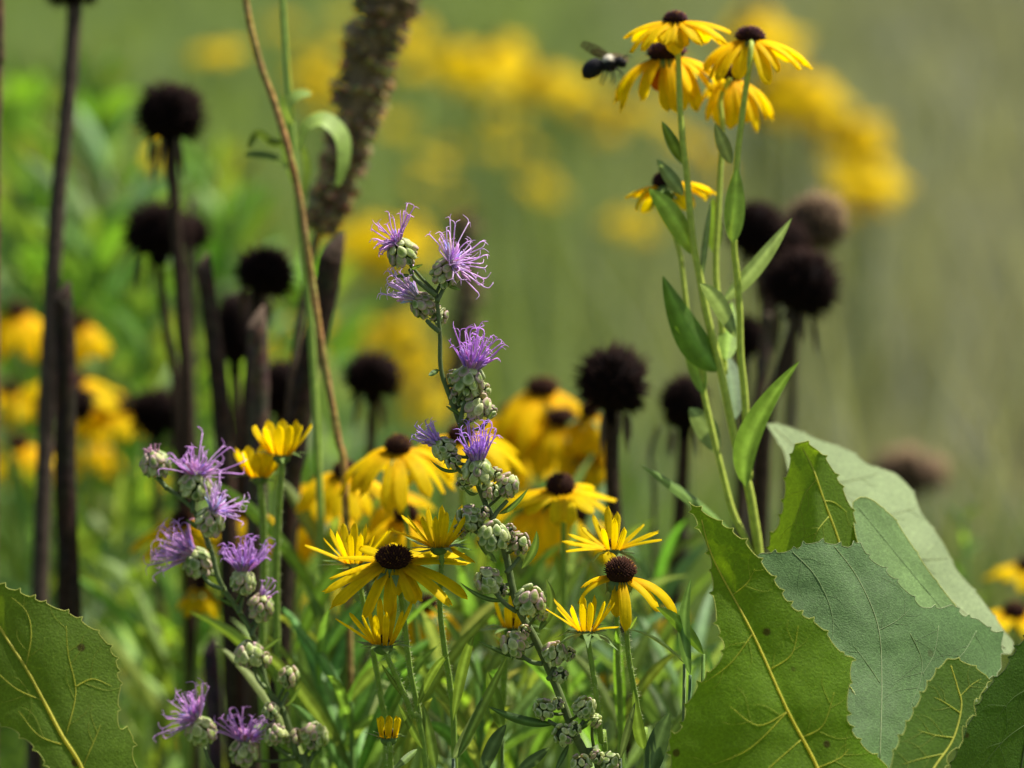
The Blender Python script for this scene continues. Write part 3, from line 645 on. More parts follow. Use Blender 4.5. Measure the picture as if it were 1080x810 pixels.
def blazing_star(label, stem_px, d, d2, heads, leaves, branches, stemc, sr):
    pts = to_ground(path(stem_px, d, d2))
    root = thing('blazing_star', Vector((pts[-1].x, pts[-1].y, 0)), label, 'flower')
    mb = MB(); sp = tube(mb, pts, sr, stemc, 8, 5, ridge=.05); hairs(mb, sp, sr[0], .0007, .0012, (.4, .42, .3), .6)
    mb.build('stem', 'stem', root)
    for b in branches:
        m = MB(); tube(m, path(b, d, d - .004), (.0009, .0012), stemc, 7, 4); m.build('branch', 'stem', root)
    for hd in heads:
        (x_, y_), ax, W, L, dz, pink = hd[:6]
        sv = random.uniform(.70, .90); W *= sv; L *= sv * random.uniform(.92, 1.12); c = P(x_, y_, d + dz); m = MB(); bud_head(m, c, V(*ax), px2m(W, d), px2m(L, d), pink, n=24 if W > 24 else 17)
        near = min(sp, key=lambda q: (q - c - Vector((0, 0, -px2m(L, d) * .5))).length)
        if (near - c).length < px2m(60, d):
            tube(m, [c - V(*ax) * px2m(L, d) * .2, (c + near) / 2 - V(*ax) * px2m(L, d) * .2, near], (.0007, .0008), stemc, 6, 3)
        h = m.build('flower_head', 'bract', root)
        if len(hd) > 6:
            k = dict(hd[6]); fm = MB(); cc = c + V(*ax) * px2m(L, d) * .38
            n = int(k.pop('n') * 1.35); fl = px2m(k.pop('L'), d); sprd = k.pop('spread')
            florets(fm, cc, V(*k.pop('ax', ax)), n, fl, sprd, px2m(W, d) * .27, **k); fm.build('florets', 'purple_floret', h)
    for lf in leaves:
        (b, t, w_, k) = lf; m = MB(); k = dict(k)
        lance(m, P(b[0], b[1], d + .002), P(t[0], t[1], d - k.pop('fw', .006)), px2m(w_, d), col=k.pop('c', (.07, .12, .03)), n=14, fold=.4, **k); m.build('leaf', 'soft_leaf', root)
CXR = Vector((1, 0, 0)); DN = Vector((0, 0, -1))
PU = (.74, .45, .80); PL = (.82, .60, .88)
blazing_star('purple blazing star in sharp focus at the centre, leaning spike of pale round buds', 
    [(460, 309), (464, 351), (465, 389), (475, 420), (486, 450), (497, 490), (509, 523), (521, 551), (533, 583), (545, 637), (566, 677), (588, 727), (603, 767), (619, 800), (640, 850)], 1.5, 1.51,
    [((424, 267), (-.45, .85, .2), 37, 40, 0, .15, dict(n=22, L=27, spread=68, col=PU, curl=.5, ax=(-.62, .6, .2))),
     ((470, 288), (.42, .85, .2), 42, 46, 0, .45, dict(n=26, L=42, spread=88, col=PL, curl=.35, ax=(.75, .45, .1))),
     ((446, 322), (-.6, .7, .25), 36, 38, .004, .4, dict(n=22, L=36, spread=38, col=PL, curl=.25, ax=(-.8, .5, .1))),
     ((463, 333), (.5, .6, 0), 24, 26, .012, .3),
     ((494, 402), (.25, .95, .1), 40, 42, -.003, .2, dict(n=34, L=44, spread=42, col=(.68, .36, .80), curl=.2)),
     ((503, 428), (.5, .7, .3), 34, 34, .0, .35),
     ((482, 418), (-.2, .8, .3), 26, 28, .004, .2),
     ((469, 474), (-.7, .6, .2), 36, 36, .0, .15, dict(n=16, L=28, spread=26, col=(.66, .44, .84), curl=.12)),
     ((478, 486), (-.4, .4, .6), 24, 24, -.004, .35), 
     ((504, 497), (-.05, .95, .3), 36, 34, -.006, .2, dict(n=24, L=42, spread=26, col=(.64, .38, .84), curl=.14)),
     ((535, 512), (.35, .85, .35), 30, 36, 0, .6), ((518, 518), (.2, .6, .5), 24, 24, -.002, .5),
     ((496, 547), (-.55, .6, .4), 34, 34, 0, .15), ((521, 565), (.05, .8, .5), 37, 34, -.008, .08), ((548, 573), (.4, .8, .3), 32, 36, 0, .65),
     ((515, 612), (-.5, .6, .5), 33, 34, 0, .2), ((559, 634), (.3, .8, .45), 40, 40, -.006, .15), ((542, 680), (-.4, .7, .5), 34, 34, 0, .1),
     ((585, 689), (.3, .85, .4), 37, 38, -.004, .12), ((591, 712), (.2, .3, .5), 22, 26, -.002, .1), ((574, 748), (-.5, .7, .4), 28, 28, 0, .1), ((616, 746), (.4, .8, .4), 30, 30, 0, .1),
     ((594, 775), (-.3, .7, .5), 26, 26, -.004, .1), ((613, 806), (0, .8, .5), 32, 30, -.006, .1), ((644, 804), (.5, .8, .3), 32, 32, 0, .1),
     ((509, 412), (.6, .6, .2), 20, 22, .003, .5), ((480, 398), (-.6, .5, .3), 20, 22, .002, .3), ((517, 434), (.8, .2, .3), 18, 20, .0, .6), ((490, 510), (-.7, .2, .5), 20, 22, .002, .5), ((522, 500), (.6, .4, .3), 20, 22, .003, .6),
     ((510, 540), (-.1, .6, .6), 20, 22, -.004, .4), ((537, 560), (.1, .6, .6), 18, 22, -.004, .9), ((530, 622), (-.1, .6, .6), 18, 20, .003, .2), ((572, 646), (.7, .3, .3), 20, 22, .001, .2), ((553, 666), (-.2, .6, .4), 18, 20, .003, .2),
     ((600, 690), (.7, .3, .2), 18, 20, .002, .3), ((588, 742), (-.1, .8, .4), 18, 20, .003, .2), ((628, 760), (.7, .4, .2), 18, 20, .002, .2), ((606, 768), (.1, .6, .6), 20, 22, -.004, .2), ((630, 798), (.1, .6, .6), 20, 22, -.002, .2), ((486, 560), (-.7, .3, .4), 18, 20, .002, .2)],
    [((497, 452), (520, 432), 5, dict(sag=-.0035)), ((488, 494), (454, 485), 4, dict(sag=-.003)), ((526, 542), (557, 515), 6, dict(sag=-.002)), ((524, 594), (503, 570), 7, {}),
     ((550, 600), (566, 560), 9, dict(sag=.002, curl=CXR)), ((536, 633), (485, 614), 5, dict(sag=-.003)), ((568, 666), (576, 611), 11, dict(sag=.004, curl=CXR)), ((564, 697), (503, 676), 6, dict(sag=-.001)),
     ((584, 764), (515, 745), 10, dict(sag=-.002, c=(.05, .10, .02))), ((606, 772), (628, 757), 6, {}), ((470, 300), (486, 306), 4, {}), ((433, 290), (415, 292), 4, {}), ((463, 390), (452, 396), 6, {}), ((430, 285), (446, 279), 4, {}),
     ((520, 555), (530, 575), 5, {}), ((600, 785), (585, 815), 6, {}), ((490, 440), (470, 428), 4, {}), ((505, 520), (488, 512), 4, dict(sag=-.002))],
    [[(432, 284), (440, 296), (460, 312)], [(468, 304), (464, 312), (461, 318)], [(450, 338), (456, 344), (464, 350)], [(494, 418), (488, 432), (486, 446)], [(475, 486), (486, 497), (497, 500)], [(535, 528), (524, 540), (519, 549)],
     [(500, 560), (512, 566), (526, 575)], [(548, 588), (540, 598), (534, 604)], [(520, 622), (532, 636), (545, 645)], [(549, 690), (560, 698), (572, 700)], [(586, 704), (582, 712), (578, 716)], [(578, 760), (592, 768), (603, 772)], [(616, 760), (608, 772), (606, 778)]],
    (.11, .15, .045), (.0009, .0024))
blazing_star('slightly soft purple blazing star on the left with open lilac tufts and pinkish buds',
    [(174, 513), (201, 534), (210, 551), (222, 578), (232, 614), (251, 643), (268, 673), (276, 703), (283, 729), (299, 751), (314, 800), (330, 860)], 1.565, 1.565,
    [((164, 490), (-.25, .95, .1), 36, 38, 0, .3, dict(n=12, L=9, spread=25, col=(.62, .36, .50), curl=.1)),
     ((206, 513), (.1, .95, .1), 38, 38, 0, .2, dict(n=26, L=38, spread=80, col=PU, curl=.3, ax=(.15, .9, .1))),
     ((222, 550), (.3, .85, .2), 36, 38, -.006, .35, dict(n=20, L=36, spread=66, col=PL, curl=.3, ax=(.5, .7, .2))),
     ((209, 594), (-.45, .75, .2), 42, 42, .006, .4, dict(n=36, L=44, spread=50, col=PU, curl=.25, ax=(-.85, .45, .1))),
     ((256, 614), (.05, .98, .1), 36, 38, -.004, .25, dict(n=34, L=40, spread=48, col=(.66, .38, .78), curl=.15)),
     ((275, 641), (.2, .9, .2), 34, 40, 0, .6, dict(n=4, L=20, spread=30, col=PU, curl=.1, ax=(.6, .7, .1))),
     ((263, 690), (-.1, .8, .4), 36, 34, -.004, .35), ((276, 696), (.4, .6, .2), 26, 28, .003, .6), ((304, 714), (.3, .85, .2), 32, 34, 0, .5),
     ((286, 750), (-.1, .9, .3), 22, 22, -.004, .1), ((290, 774), (-.1, .8, .4), 32, 30, -.004, .3), ((309, 778), (.2, .7, .2), 22, 24, .002, .6), ((332, 776), (.3, .85, .2), 32, 34, 0, .25),
     ((212, 771), (-.35, .85, .1), 38, 40, .004, .2, dict(n=28, L=40, spread=70, col=PU, curl=.3, ax=(-.65, .65, .1))),
     ((257, 794), (.1, .95, .1), 36, 40, .004, .35, dict(n=28, L=36, spread=62, col=(.68, .38, .76), curl=.25, ax=(.1, .9, .1)))],
    [((300, 752), (270, 700), 7, dict(sag=-.003)), ((300, 745), (317, 722), 4, dict(sag=-.002)), ((318, 800), (344, 780), 4, dict(sag=-.003)), ((308, 795), (280, 772), 6, dict(sag=-.003)), ((215, 560), (196, 548), 5, {}), ((250, 640), (232, 632), 5, {}), ((272, 690), (296, 672), 5, {})],
    [[(166, 504), (172, 510), (176, 515)], [(205, 528), (204, 534), (203, 540)], [(218, 562), (218, 570), (221, 578)], [(214, 606), (222, 616), (236, 622)], [(256, 630), (254, 640), (252, 648)], [(272, 656), (268, 664), (266, 672)], [(268, 704), (272, 716), (280, 726)], [(304, 730), (299, 740), (296, 748)],
     [(332, 792), (325, 806), (318, 812)], [(293, 788), (302, 796), (311, 800)], [(216, 788), (222, 806), (240, 830), (300, 870)], [(257, 812), (262, 830), (290, 850), (322, 868)]],
    (.12, .17, .05), (.0011, .0020))

# ------------------------------------------------------------------ black seed heads and dead stalks
DK0 = (.005, .003, .003); DK1 = (.026, .013, .010); STK = (.040, .026, .018)
def seed_head(label, c_px, W, H, d, stem_px, group='black coneflower seed heads', brown=False, sw=9, name='seed_head', bits=True, stemc=STK, nsp=520):
    d = 1.5 + (d - 1.5) * .74; W *= 1.14; H *= 1.12; c = P(c_px[0], c_px[1], d); rx = px2m(W, d) * .5; rz = px2m(H, d) * .5
    pts = [c - Vector((0, 0, rz * .4))] + path(stem_px, d); g = to_ground(pts)
    root = thing(name, Vector((g[-1].x, g[-1].y, 0)), label, 'seed head', group)
    m = MB(); r0 = px2m(sw, d) * .5
    tube(m, g, lambda t: r0 * (1.0 + .3 * t) if t > .05 else r0 * 1.35, stemc, 10, 5, ridge=.06, rn=.06)
    m.build('stem', 'dead_stalk', root)
    h = MB(); ax = (g[0] - g[1]).normalized(); x, y, a = frame_of(ax)
    c0, c1 = (DK0, DK1) if not brown else ((.07, .045, .03), (.28, .19, .11))
    ellipsoid(h, c, ax, rx * .78, rx * .78, rz * .78, c0, ICO3)
    for i in range(nsp):
        z = 1 - 1.8 * (i + .5) / nsp; ph = i * 2.39996; s = math.sqrt(max(0, 1 - z * z))
        dr = x * (math.cos(ph) * s) + y * (math.sin(ph) * s) + a * z
        if noise.noise(dr * 2.2 + c * 9) < -.38: continue
        p = c + x * (math.cos(ph) * s * rx * .72) + y * (math.sin(ph) * s * rx * .72) + a * (z * rz * .72)
        spike(h, p, (dr + Vector((jit(.35), jit(.35), jit(.35)))), rx * random.uniform(.22, .55) * (1 + .35 * noise.noise(dr * 1.7 + c * 7)), rx * .055, c0, c1)
    ellipsoid(h, c - a * rz * .85, a, rx * .32, rx * .32, rz * .3, c0, ICO1)
    hd = h.build('seed_cone', 'seed_spines', root)
    if bits:
        b = MB()
        for k in range(6):
            an = random.uniform(0, 6.28); o = x * math.cos(an) + y * math.sin(an)
            s = c - a * rz * .75 + o * rx * .5; q = s + o * rx * .15 - Vector((0, 0, rx * random.uniform(.7, 1.3)))
            lance(b, s, q, rx * .16, sag=.001, col=(.07, .05, .03), n=5)
        b.build('dried_petals', 'dead_stalk', hd)
    return root
SH = [
 ('round black seed head highest at the left, on a long dark stem', (180, 121), 66, 62, 1.95, [(181, 160), (186, 240), (192, 340), (198, 440), (205, 840)], dict(sw=11)),
 ('round black seed head directly below the highest left one', (167, 245), 66, 58, 2.02, [(168, 285), (178, 360), (188, 440), (200, 840)], dict(sw=9)),
 ('ragged black seed head between the cut stalks on the left', (280, 288), 58, 52, 1.92, [(272, 320), (262, 400), (258, 520), (262, 840)], dict(sw=9)),
 ('tall narrow black seed head just behind a cut stalk', (247, 348), 38, 84, 1.98, [(248, 395), (250, 450), (252, 540), (256, 840)], dict(sw=10, bits=False)),
 ('black seed head low between the cut stalks, mostly hidden', (298, 412), 48, 64, 2.0, [(297, 450), (296, 560), (290, 840)], dict(sw=9)),
 ('small round black seed head standing alone left of the purple spike', (393, 398), 56, 46, 2.0, [(393, 430), (391, 480), (388, 600), (384, 840)], dict(sw=9)),
 ('largest round black seed head, upright on a thick stem right of the spike', (647, 403), 70, 74, 1.82, [(646, 444), (646, 500), (650, 560), (655, 640), (660, 840)], dict(sw=14)),
 ('black seed head half behind the tall coneflower stems', (722, 427), 48, 62, 1.95, [(722, 466), (718, 540), (710, 640), (700, 840)], dict(sw=13)),
 ('black seed head behind the tall stems, upper left of the right clump', (798, 244), 56, 62, 2.05, [(805, 290), (808, 350), (800, 450), (790, 840)], dict(sw=11)),
 ('big black seed head right of the tall coneflower stems', (846, 300), 72, 70, 1.95, [(838, 345), (822, 400), (806, 480), (800, 840)], dict(sw=13)),
 ('small black seed head lowest of the right clump behind the stems', (786, 356), 40, 44, 2.05, [(786, 385), (782, 450), (775, 840)], dict(sw=9)),
 ('black seed head at the upper right of the right clump, beside the brown one', (822, 262), 58, 60, 2.1, [(818, 300), (810, 380), (798, 470), (790, 840)], dict(sw=10)),
 ('small dark seed head peeking out behind the stem of the highest left one', (204, 246), 34, 40, 2.3, [(203, 270), (202, 400), (204, 840)], dict(sw=7, bits=False)),
 ('dark seed head touching the lower side of the ragged one', (266, 330), 40, 50, 2.05, [(266, 360), (266, 520), (266, 840)], dict(sw=9, bits=False)),
 ('flat black seed head behind the left cut stalk', (70, 426), 54, 36, 2.1, [(68, 450), (64, 560), (60, 840)], dict(sw=8, bits=False)),
 ('dim dark seed head behind the closed left purple head', (165, 436), 56, 46, 2.15, [(165, 470), (166, 560), (170, 840)], dict(sw=8)),
 ('dark seed head cut off by the top left corner', (76, -10), 50, 30, 1.95, [(78, 12), (72, 100), (60, 220), (50, 400), (42, 620), (36, 840)], dict(sw=15, stemc=(.075, .054, .042), bits=False)),
]
for lab, c_, W_, H_, d_, st_, k_ in SH: seed_head(lab, c_, W_, H_, d_, st_, **k_)
BG = 'dry brown seed heads'
seed_head('fuzzy brown seed head behind the right black clump', (860, 236), 60, 62, 2.15, [(852, 280), (838, 360), (820, 840)], group=BG, brown=True, sw=8, name='brown_seed_head', bits=False)
seed_head('faint brown seed head far back above the big grey leaf', (958, 500), 70, 44, 2.8, [(958, 530), (955, 600), (950, 840)], group=BG, brown=True, sw=8, name='brown_seed_head', bits=False)
def stalk(label, pts_px, d, w0, w1, col=STK, name='cut_stalk', group='dead cut stalks', ridge=.10, matn='dead_stalk', tipcut=True, rn=.05):
    d = 1.5 + (d - 1.5) * .74; g = to_ground(path(pts_px, d))
    root = thing(name, Vector((g[-1].x, g[-1].y, 0)), label, 'stalk', group)
    m = MB(); a, b = px2m(w0, d) * (.64 if tipcut else .5), px2m(w1, d) * (.66 if tipcut else .5)
    tube(m, g, lambda t: a + (b - a) * t, lambda t: tuple(c * random.uniform(.75, 1.25) for c in col), 12, 6, ridge=ridge, rn=rn)
    if tipcut:   # slanting cut: a short raised splinter round the top
        x, y, ax = frame_of(g[0] - g[1])
        vs = []; 
        for k in range(12):
            an = 2 * math.pi * k / 12; vs.append(g[0] + (x * math.cos(an) + y * math.sin(an)) * a * .97)
        for k in range(12):
            an = 2 * math.pi * k / 12; vs.append(g[0] + (x * math.cos(an) + y * math.sin(an)) * a * .85 + ax * a * (1.1 + 1.0 * math.cos(an - .6) + jit(.15)))
        m.add(vs, [(k, (k + 1) % 12, 12 + (k + 1) % 12, 12 + k) for k in range(12)] + [tuple(12 + k for k in range(12))], tuple(c * 1.2 for c in col))
    m.build('stem', matn, root); return root
stalk('straight dead stalk with cut top rising near the left edge', [(67, 316), (70, 400), (69, 500), (74, 640), (78, 840)], 1.86, 15, 20, (.030, .020, .014))
stalk('dead cut stalk leaning slightly left, beside the tall narrow seed head', [(216, 284), (226, 360), (234, 440), (240, 540), (250, 840)], 1.88, 13, 19, (.042, .028, .020))
stalk('short pale topped cut stalk between the others', [(271, 345), (273, 400), (272, 470), (270, 560), (268, 840)], 1.85, 17, 18, (.075, .052, .036))
stalk('thick dead stalk leaning right with a slanted cut top', [(349, 272), (341, 320), (325, 390), (312, 470), (303, 545), (290, 840)], 1.83, 21, 17, (.034, .023, .016))
stalk('bent yellow brown dry stem arching down from the top edge', [(255, -60), (259, 0), (272, 60), (293, 120), (312, 190), (325, 270), (340, 370), (356, 460), (364, 520), (372, 840)], 1.72, 8, 8, (.30, .20, .065), name='bent_dry_stalk', group='dry stalks', tipcut=False, ridge=.03)
stalk('thin dark stem behind the highest left seed head', [(202, 210), (196, 330), (204, 430), (210, 840)], 2.1, 6, 7, (.07, .05, .04), name='dry_stalk', group='dry stalks', tipcut=False)
stalk('brown dead stem under the right clump behind the stems', [(812, 330), (800, 420), (784, 520), (775, 840)], 2.0, 13, 12, (.085, .065, .05), name='dry_stalk', group='dry stalks', tipcut=False)
stalk('dark dead stem below the left purple tufts', [(222, 690), (226, 760), (228, 860)], 1.9, 14, 15, (.06, .04, .05), group='dead cut stalks')
stalk('dark stem standing behind the leaf of the tall coneflower', [(724, 560), (712, 660), (700, 860)], 2.1, 9, 10, (.08, .06, .055), name='dry_stalk', group='dry stalks', tipcut=False)
stalk('thin twisted dead stem left of the half hidden seed head', [(694, 450), (686, 480), (690, 540), (684, 840)], 1.98, 5, 5, (.06, .05, .035), name='dry_stalk', group='dry stalks', tipcut=False)
stalk('brown beaded stem cut by the left edge at the top', [(-2, -40), (0, 60), (-3, 140), (-6, 840)], 1.8, 8, 8, (.14, .08, .05), name='dry_stalk', group='dry stalks', tipcut=False, rn=.3)

def dry_spike(label, pts_px, d, w0, w1, dens, col, group=None, tail=None):
    g = path(pts_px, d); full = to_ground(g + path(tail or [(pts_px[-1][0] - 20, 840)], d))
    root = thing('dry_seed_spike', Vector((full[-1].x, full[-1].y, 0)), label, 'seed spike', group)
    m = MB(); tube(m, full, (.002, .0022), (.10, .07, .05), 8, 5); m.build('stem', 'dead_stalk', root)
    s = smooth_path(g, 14); m = MB(); N = len(s)
    tube(m, s, lambda t: px2m(w0 + (w1 - w0) * t, d) * .28, tuple(c * .5 for c in col), 10, 1, smoothed=False)
    for i in range(dens // 5):       # little bunches of scales that stand out from the axis
        t = random.random() * (N - 1.001); k = int(t); p = s[k].lerp(s[k + 1], t - k); x, y, a = frame_of(s[k] - s[k + 1])
        an = random.uniform(0, 6.28); o = x * math.cos(an) + y * math.sin(an)
        rr = px2m(w0 + (w1 - w0) * t / N, d) * .5 * random.uniform(.75, 1.2)
        tone = random.uniform(.3, 1.3); ax_ = (o * .9 + a * random.uniform(-.1, .5)).normalized()
        c = tuple(v * tone for v in col)
        ellipsoid(m, p + o * rr * .55, ax_, .0018, .0022, rr * .48, c, ICO1)
        for q in range(6):
            dd_ = (ax_ + Vector((jit(.7), jit(.7), jit(.7)))).normalized(); c2 = tuple(v * tone * random.uniform(.6, 1.9) for v in col)
            ellipsoid(m, p + o * rr * .8 + dd_ * .0014, dd_, .0007, .0010, .0028, c2, ICO1)
    m.build('seed_clusters', 'dead_stalk', root); return root
dry_spike('thick brown dried seed spike slanting down from the top edge', [(418, -60), (408, 0), (390, 60), (372, 130), (357, 190), (344, 222), (336, 242)], 1.80, 78, 30, 2800, (.30, .215, .11), tail=[(318, 330), (300, 500), (290, 840)])
dry_spike('faint brown dried spike behind the top of the purple blazing star', [(487, 225), (492, 290), (488, 350), (478, 410)], 2.35, 36, 40, 500, (.20, .15, .085), tail=[(470, 600), (462, 840)])

# ------------------------------------------------------------------ green stem with curled leaves by the brown spike
def curled_stem():
    d = 1.70; g = to_ground(path([(296, -50), (299, 20), (305, 100), (310, 170), (316, 230), (330, 380), (350, 840)], d))
    root = thing('green_plant', Vector((g[-1].x, g[-1].y, 0)), 'slender green stem with curled pale leaves beside the dry seed spike', 'plant')
    m = MB(); tube(m, g, (.0014, .0022), (.24, .36, .06), 8, 5); m.build('stem', 'stem', root)
    def cl(px, w_, c=(.30, .42, .10), z=0):
        pts = smooth_path(path(px, d - .01 + z), 5); m = MB(); vs = []; fs = []; cs = []; N = len(pts)
        for i, p in enumerate(pts):
            t = i / (N - 1); ww = px2m(w_, d) * .5 * max(.06, math.sin(math.pi * (t * .93 + .04)) ** .6)
            dr = (pts[min(i + 1, N - 1)] - pts[max(0, i - 1)]).normalized()
            s = (dr.cross(CF).normalized() * .75 + CF * .6).normalized()
            for q in (-1, 0, 1): vs.append(p + s * q * ww + CU * (abs(q) * ww * .2)); cs.append(c)
        for i in range(N - 1):
            for q in (0, 1): fs.append((i * 3 + q, i * 3 + q + 1, i * 3 + q + 4, i * 3 + q + 3))
        m.add(vs, fs, cs); m.build('leaf', 'soft_leaf', root)
    cl([(316, 160), (322, 136), (338, 127), (352, 134), (362, 150), (362, 175), (356, 196)], 22)
    cl([(308, 130), (305, 112), (314, 101), (328, 99)], 16)
    cl([(302, 150), (288, 152), (272, 142), (262, 156)], 12, (.07, .11, .03))
    cl([(304, 178), (290, 168), (270, 164), (258, 164)], 11, (.09, .14, .07))
    cl([(312, 200), (300, 150), (298, 100)], 13, (.12, .2, .04), .03)
    cl([(318, 215), (324, 180), (318, 150)], 12, (.13, .2, .05), .03)
curled_stem()

# ------------------------------------------------------------------ green leafy plants at the left and low down
def leafy(px, ytop, d, h_leaf, n, label, group, col, lean=0, w_=10, name='leafy_plant'):
    g = to_ground(path([(px, ytop), (px + lean * .4, ytop + 120), (px + lean, ytop + 300)] if ytop < 500 else [(px, ytop), (px + lean * .5, ytop + 100), (px + lean, 860)], d))
    root = thing(name, Vector((g[-1].x, g[-1].y, 0)), label, 'plant', group)
    m = MB(); s = tube(m, g, (.0012, .0022), tuple(c * 1.2 for c in col), 6, 8); m.build('stem', 'stem', root)
    m = MB(); L = len(s)
    for i in range(n):
        t = (i / n) * .62; k = int(t * (L - 2)); p = s[k].lerp(s[k + 1], t * (L - 2) - k)
        an = i * 2.4 + jit(.4); o = Vector((math.cos(an), math.sin(an), 0))
        ll = h_leaf * random.uniform(.7, 1.15) * (.45 + min(1, t * 5) * .55)
        tip = p + o * ll * .75 + Vector((0, 0, ll * random.uniform(.4, 1.1)))
        lance(m, p, tip, px2m(w_, d) * random.uniform(.8, 1.2), sag=ll * .12, roll=jit(1.0), col=tuple(c * random.uniform(.8, 1.25) for c in col), n=6, fold=.3)
    m.build('foliage', 'soft_leaf', root)
LP = 'bright leafy stems in the left green'
i_ = 0
GRN = [(.14, .24, .03), (.17, .26, .04), (.10, .19, .03), (.14, .22, .09)]
for (x_, y_, d_, le) in [(20, 110, 2.9, 10), (60, 170, 2.7, -10), (98, 98, 2.6, 14), (118, 178, 2.5, 8), (148, 215, 2.6, -6), (226, 175, 2.7, 10), (244, 235, 2.6, -8), (8, 225, 2.7, 10), (40, 255, 2.5, 10), (134, 280, 2.5, 0), (100, 250, 2.4, 6), (200, 300, 2.6, 4), (330, 300, 2.9, 0), (225, 400, 2.5, 5), (160, 330, 2.3, -5), (350, 400, 2.8, 6)]:
    leafy(x_, y_, d_, .085, 30, 'blurred bright green leafy stem among the dark stalks on the left', LP, GRN[i_ % 4], le, 20); i_ += 1
LM = 'low leafy stems between the flowers'
for (x_, y_, d_, le) in [(345, 585, 1.72, 8), (385, 640, 1.8, -6), (505, 600, 1.75, 6), (560, 590, 1.8, 4), (600, 610, 1.74, -8), (690, 610, 1.8, -10), (335, 700, 1.65, 10), (470, 700, 1.68, 6), (510, 720, 1.62, -8), (545, 730, 1.7, 5), (640, 700, 1.75, 4), (370, 740, 1.62, 6), (655, 760, 1.6, 10), (700, 700, 1.75, -4), (120, 560, 2.1, 4), (150, 620, 2.0, 4), (190, 660, 1.9, 6), (90, 620, 2.1, 0), (30, 560, 2.1, 6), (240, 660, 1.95, -6), (310, 600, 1.9, 4), (440, 580, 1.95, 5), (720, 720, 1.7, 4)]:
    leafy(x_, y_, d_, .085, 13, 'low green leafy stem in the tangle between the flower stems', LM, GRN[(i_ * 3) % 4] if d_ > 1.8 else [(.11, .20, .04), (.14, .24, .045), (.12, .19, .07)][i_ % 3], le, 14); i_ += 1
leafy(1016, 548, 2.1, .03, 12, 'small bright green shoot standing behind the big grey leaf', None, (.12, .24, .05), 6, 9, 'green_shoot')
# single near leaves at the bottom
def lone_leaf_plant(label, d, leaves, base, group=None):
    root = thing('narrow_leaf_plant', Vector((P(base, 700, d).x, P(base, 700, d).y, 0)), label, 'plant', group)
    for (b, t, w_, c, k) in leaves:
        m = MB(); bp = P(b[0], b[1], d); lance(m, bp, P(t[0], t[1], d - .01), px2m(w_, d), col=c, n=16, **k); m.build('leaf', 'soft_leaf', root)
        m = MB(); tube(m, [bp, bp.lerp(root.location, .5) + Vector((0, .005, 0)), root.location], (.0008, .0018), c, 6, 4); m.build('stem', 'stem', root)
lone_leaf_plant('dark pointed blue green leaves just left of the big front leaf', 1.5, [((682, 828), (706, 752), 22, (.05, .09, .05), dict(sag=.003)), ((654, 800), (670, 740), 8, (.06, .09, .04), {}), ((728, 712), (729, 610), 13, (.09, .17, .06), dict(sag=-.003, curl=Vector((1, 0, 0)))), ((722, 700), (664, 664), 4, (.16, .22, .07), dict(sag=.003)), ((742, 690), (692, 640), 14, (.12, .22, .03), dict(sag=.003))], 715)
lone_leaf_plant('pale narrow leaves rising at the bottom centre', 1.53, [((506, 822), (534, 764), 15, (.06, .10, .05), dict(sag=.003)), ((530, 770), (514, 708), 16, (.10, .17, .03), {}), ((478, 800), (509, 735), 13, (.12, .17, .10), dict(sag=-.003)), ((545, 815), (580, 788), 12, (.06, .10, .05), {}), ((460, 812), (446, 742), 12, (.10, .16, .04), {})], 520)
lone_leaf_plant('broad soft green blades between the left and centre flowers', 1.68, [((330, 760), (318, 612), 20, (.10, .17, .04), dict(sag=.01, curl=Vector((1, 0, 0)))), ((380, 800), (352, 650), 20, (.09, .16, .05), dict(sag=.006)), ((350, 800), (400, 690), 18, (.08, .14, .05), {}), ((310, 690), (372, 575), 16, (.10, .2, .03), dict(sag=.006)), ((560, 700), (620, 590), 14, (.09, .15, .04), dict(sag=.005)), ((640, 760), (690, 655), 18, (.08, .13, .05), {})], 400)

# ------------------------------------------------------------------ large toothed leaves
def leaf_outline(pts, spacing=20, amp=3.2, step=2.5, lo=None):
    """smooth closed outline with small sharp teeth on the side that faces out"""
    P2 = [Vector((p[0], p[1], 0)) for p in pts]; n = len(P2); dense = []
    for i in range(n):
        p0, p1, p2, p3 = P2[i - 1], P2[i], P2[(i + 1) % n], P2[(i + 2) % n]
        k = max(2, int((p2 - p1).length / step))
        for j in range(k):
            t = j / k
            q = 0.5 * ((2 * p1) + (p2 - p0) * t + (2 * p0 - 5 * p1 + 4 * p2 - p3) * t * t + (3 * p1 - p0 - 3 * p2 + p3) * t ** 3)
            dense.append(p1.lerp(p2, t) * .45 + q * .55)
    A = sum(a.x * b.y - b.x * a.y for a, b in zip(dense, dense[1:] + dense[:1]))
    sg = 1 if A > 0 else -1; out = []; nxt = random.uniform(5, spacing); s = 0; N = len(dense)
    for i in range(N):
        a, b, c = dense[i - 1], dense[i], dense[(i + 1) % N]; s += (b - a).length
        t = (c - a).normalized(); nrm = Vector((t.y, -t.x, 0)) * sg
        if s > nxt:
            out.append(b + nrm * amp * random.uniform(.6, 1.3) + t * 1.2); s = 0; nxt = spacing * random.uniform(.55, 1.4)
        else:
            ph = s / nxt; out.append(b + nrm * (-.9 * math.sin(math.pi * ph)) * amp * .5)
    return out
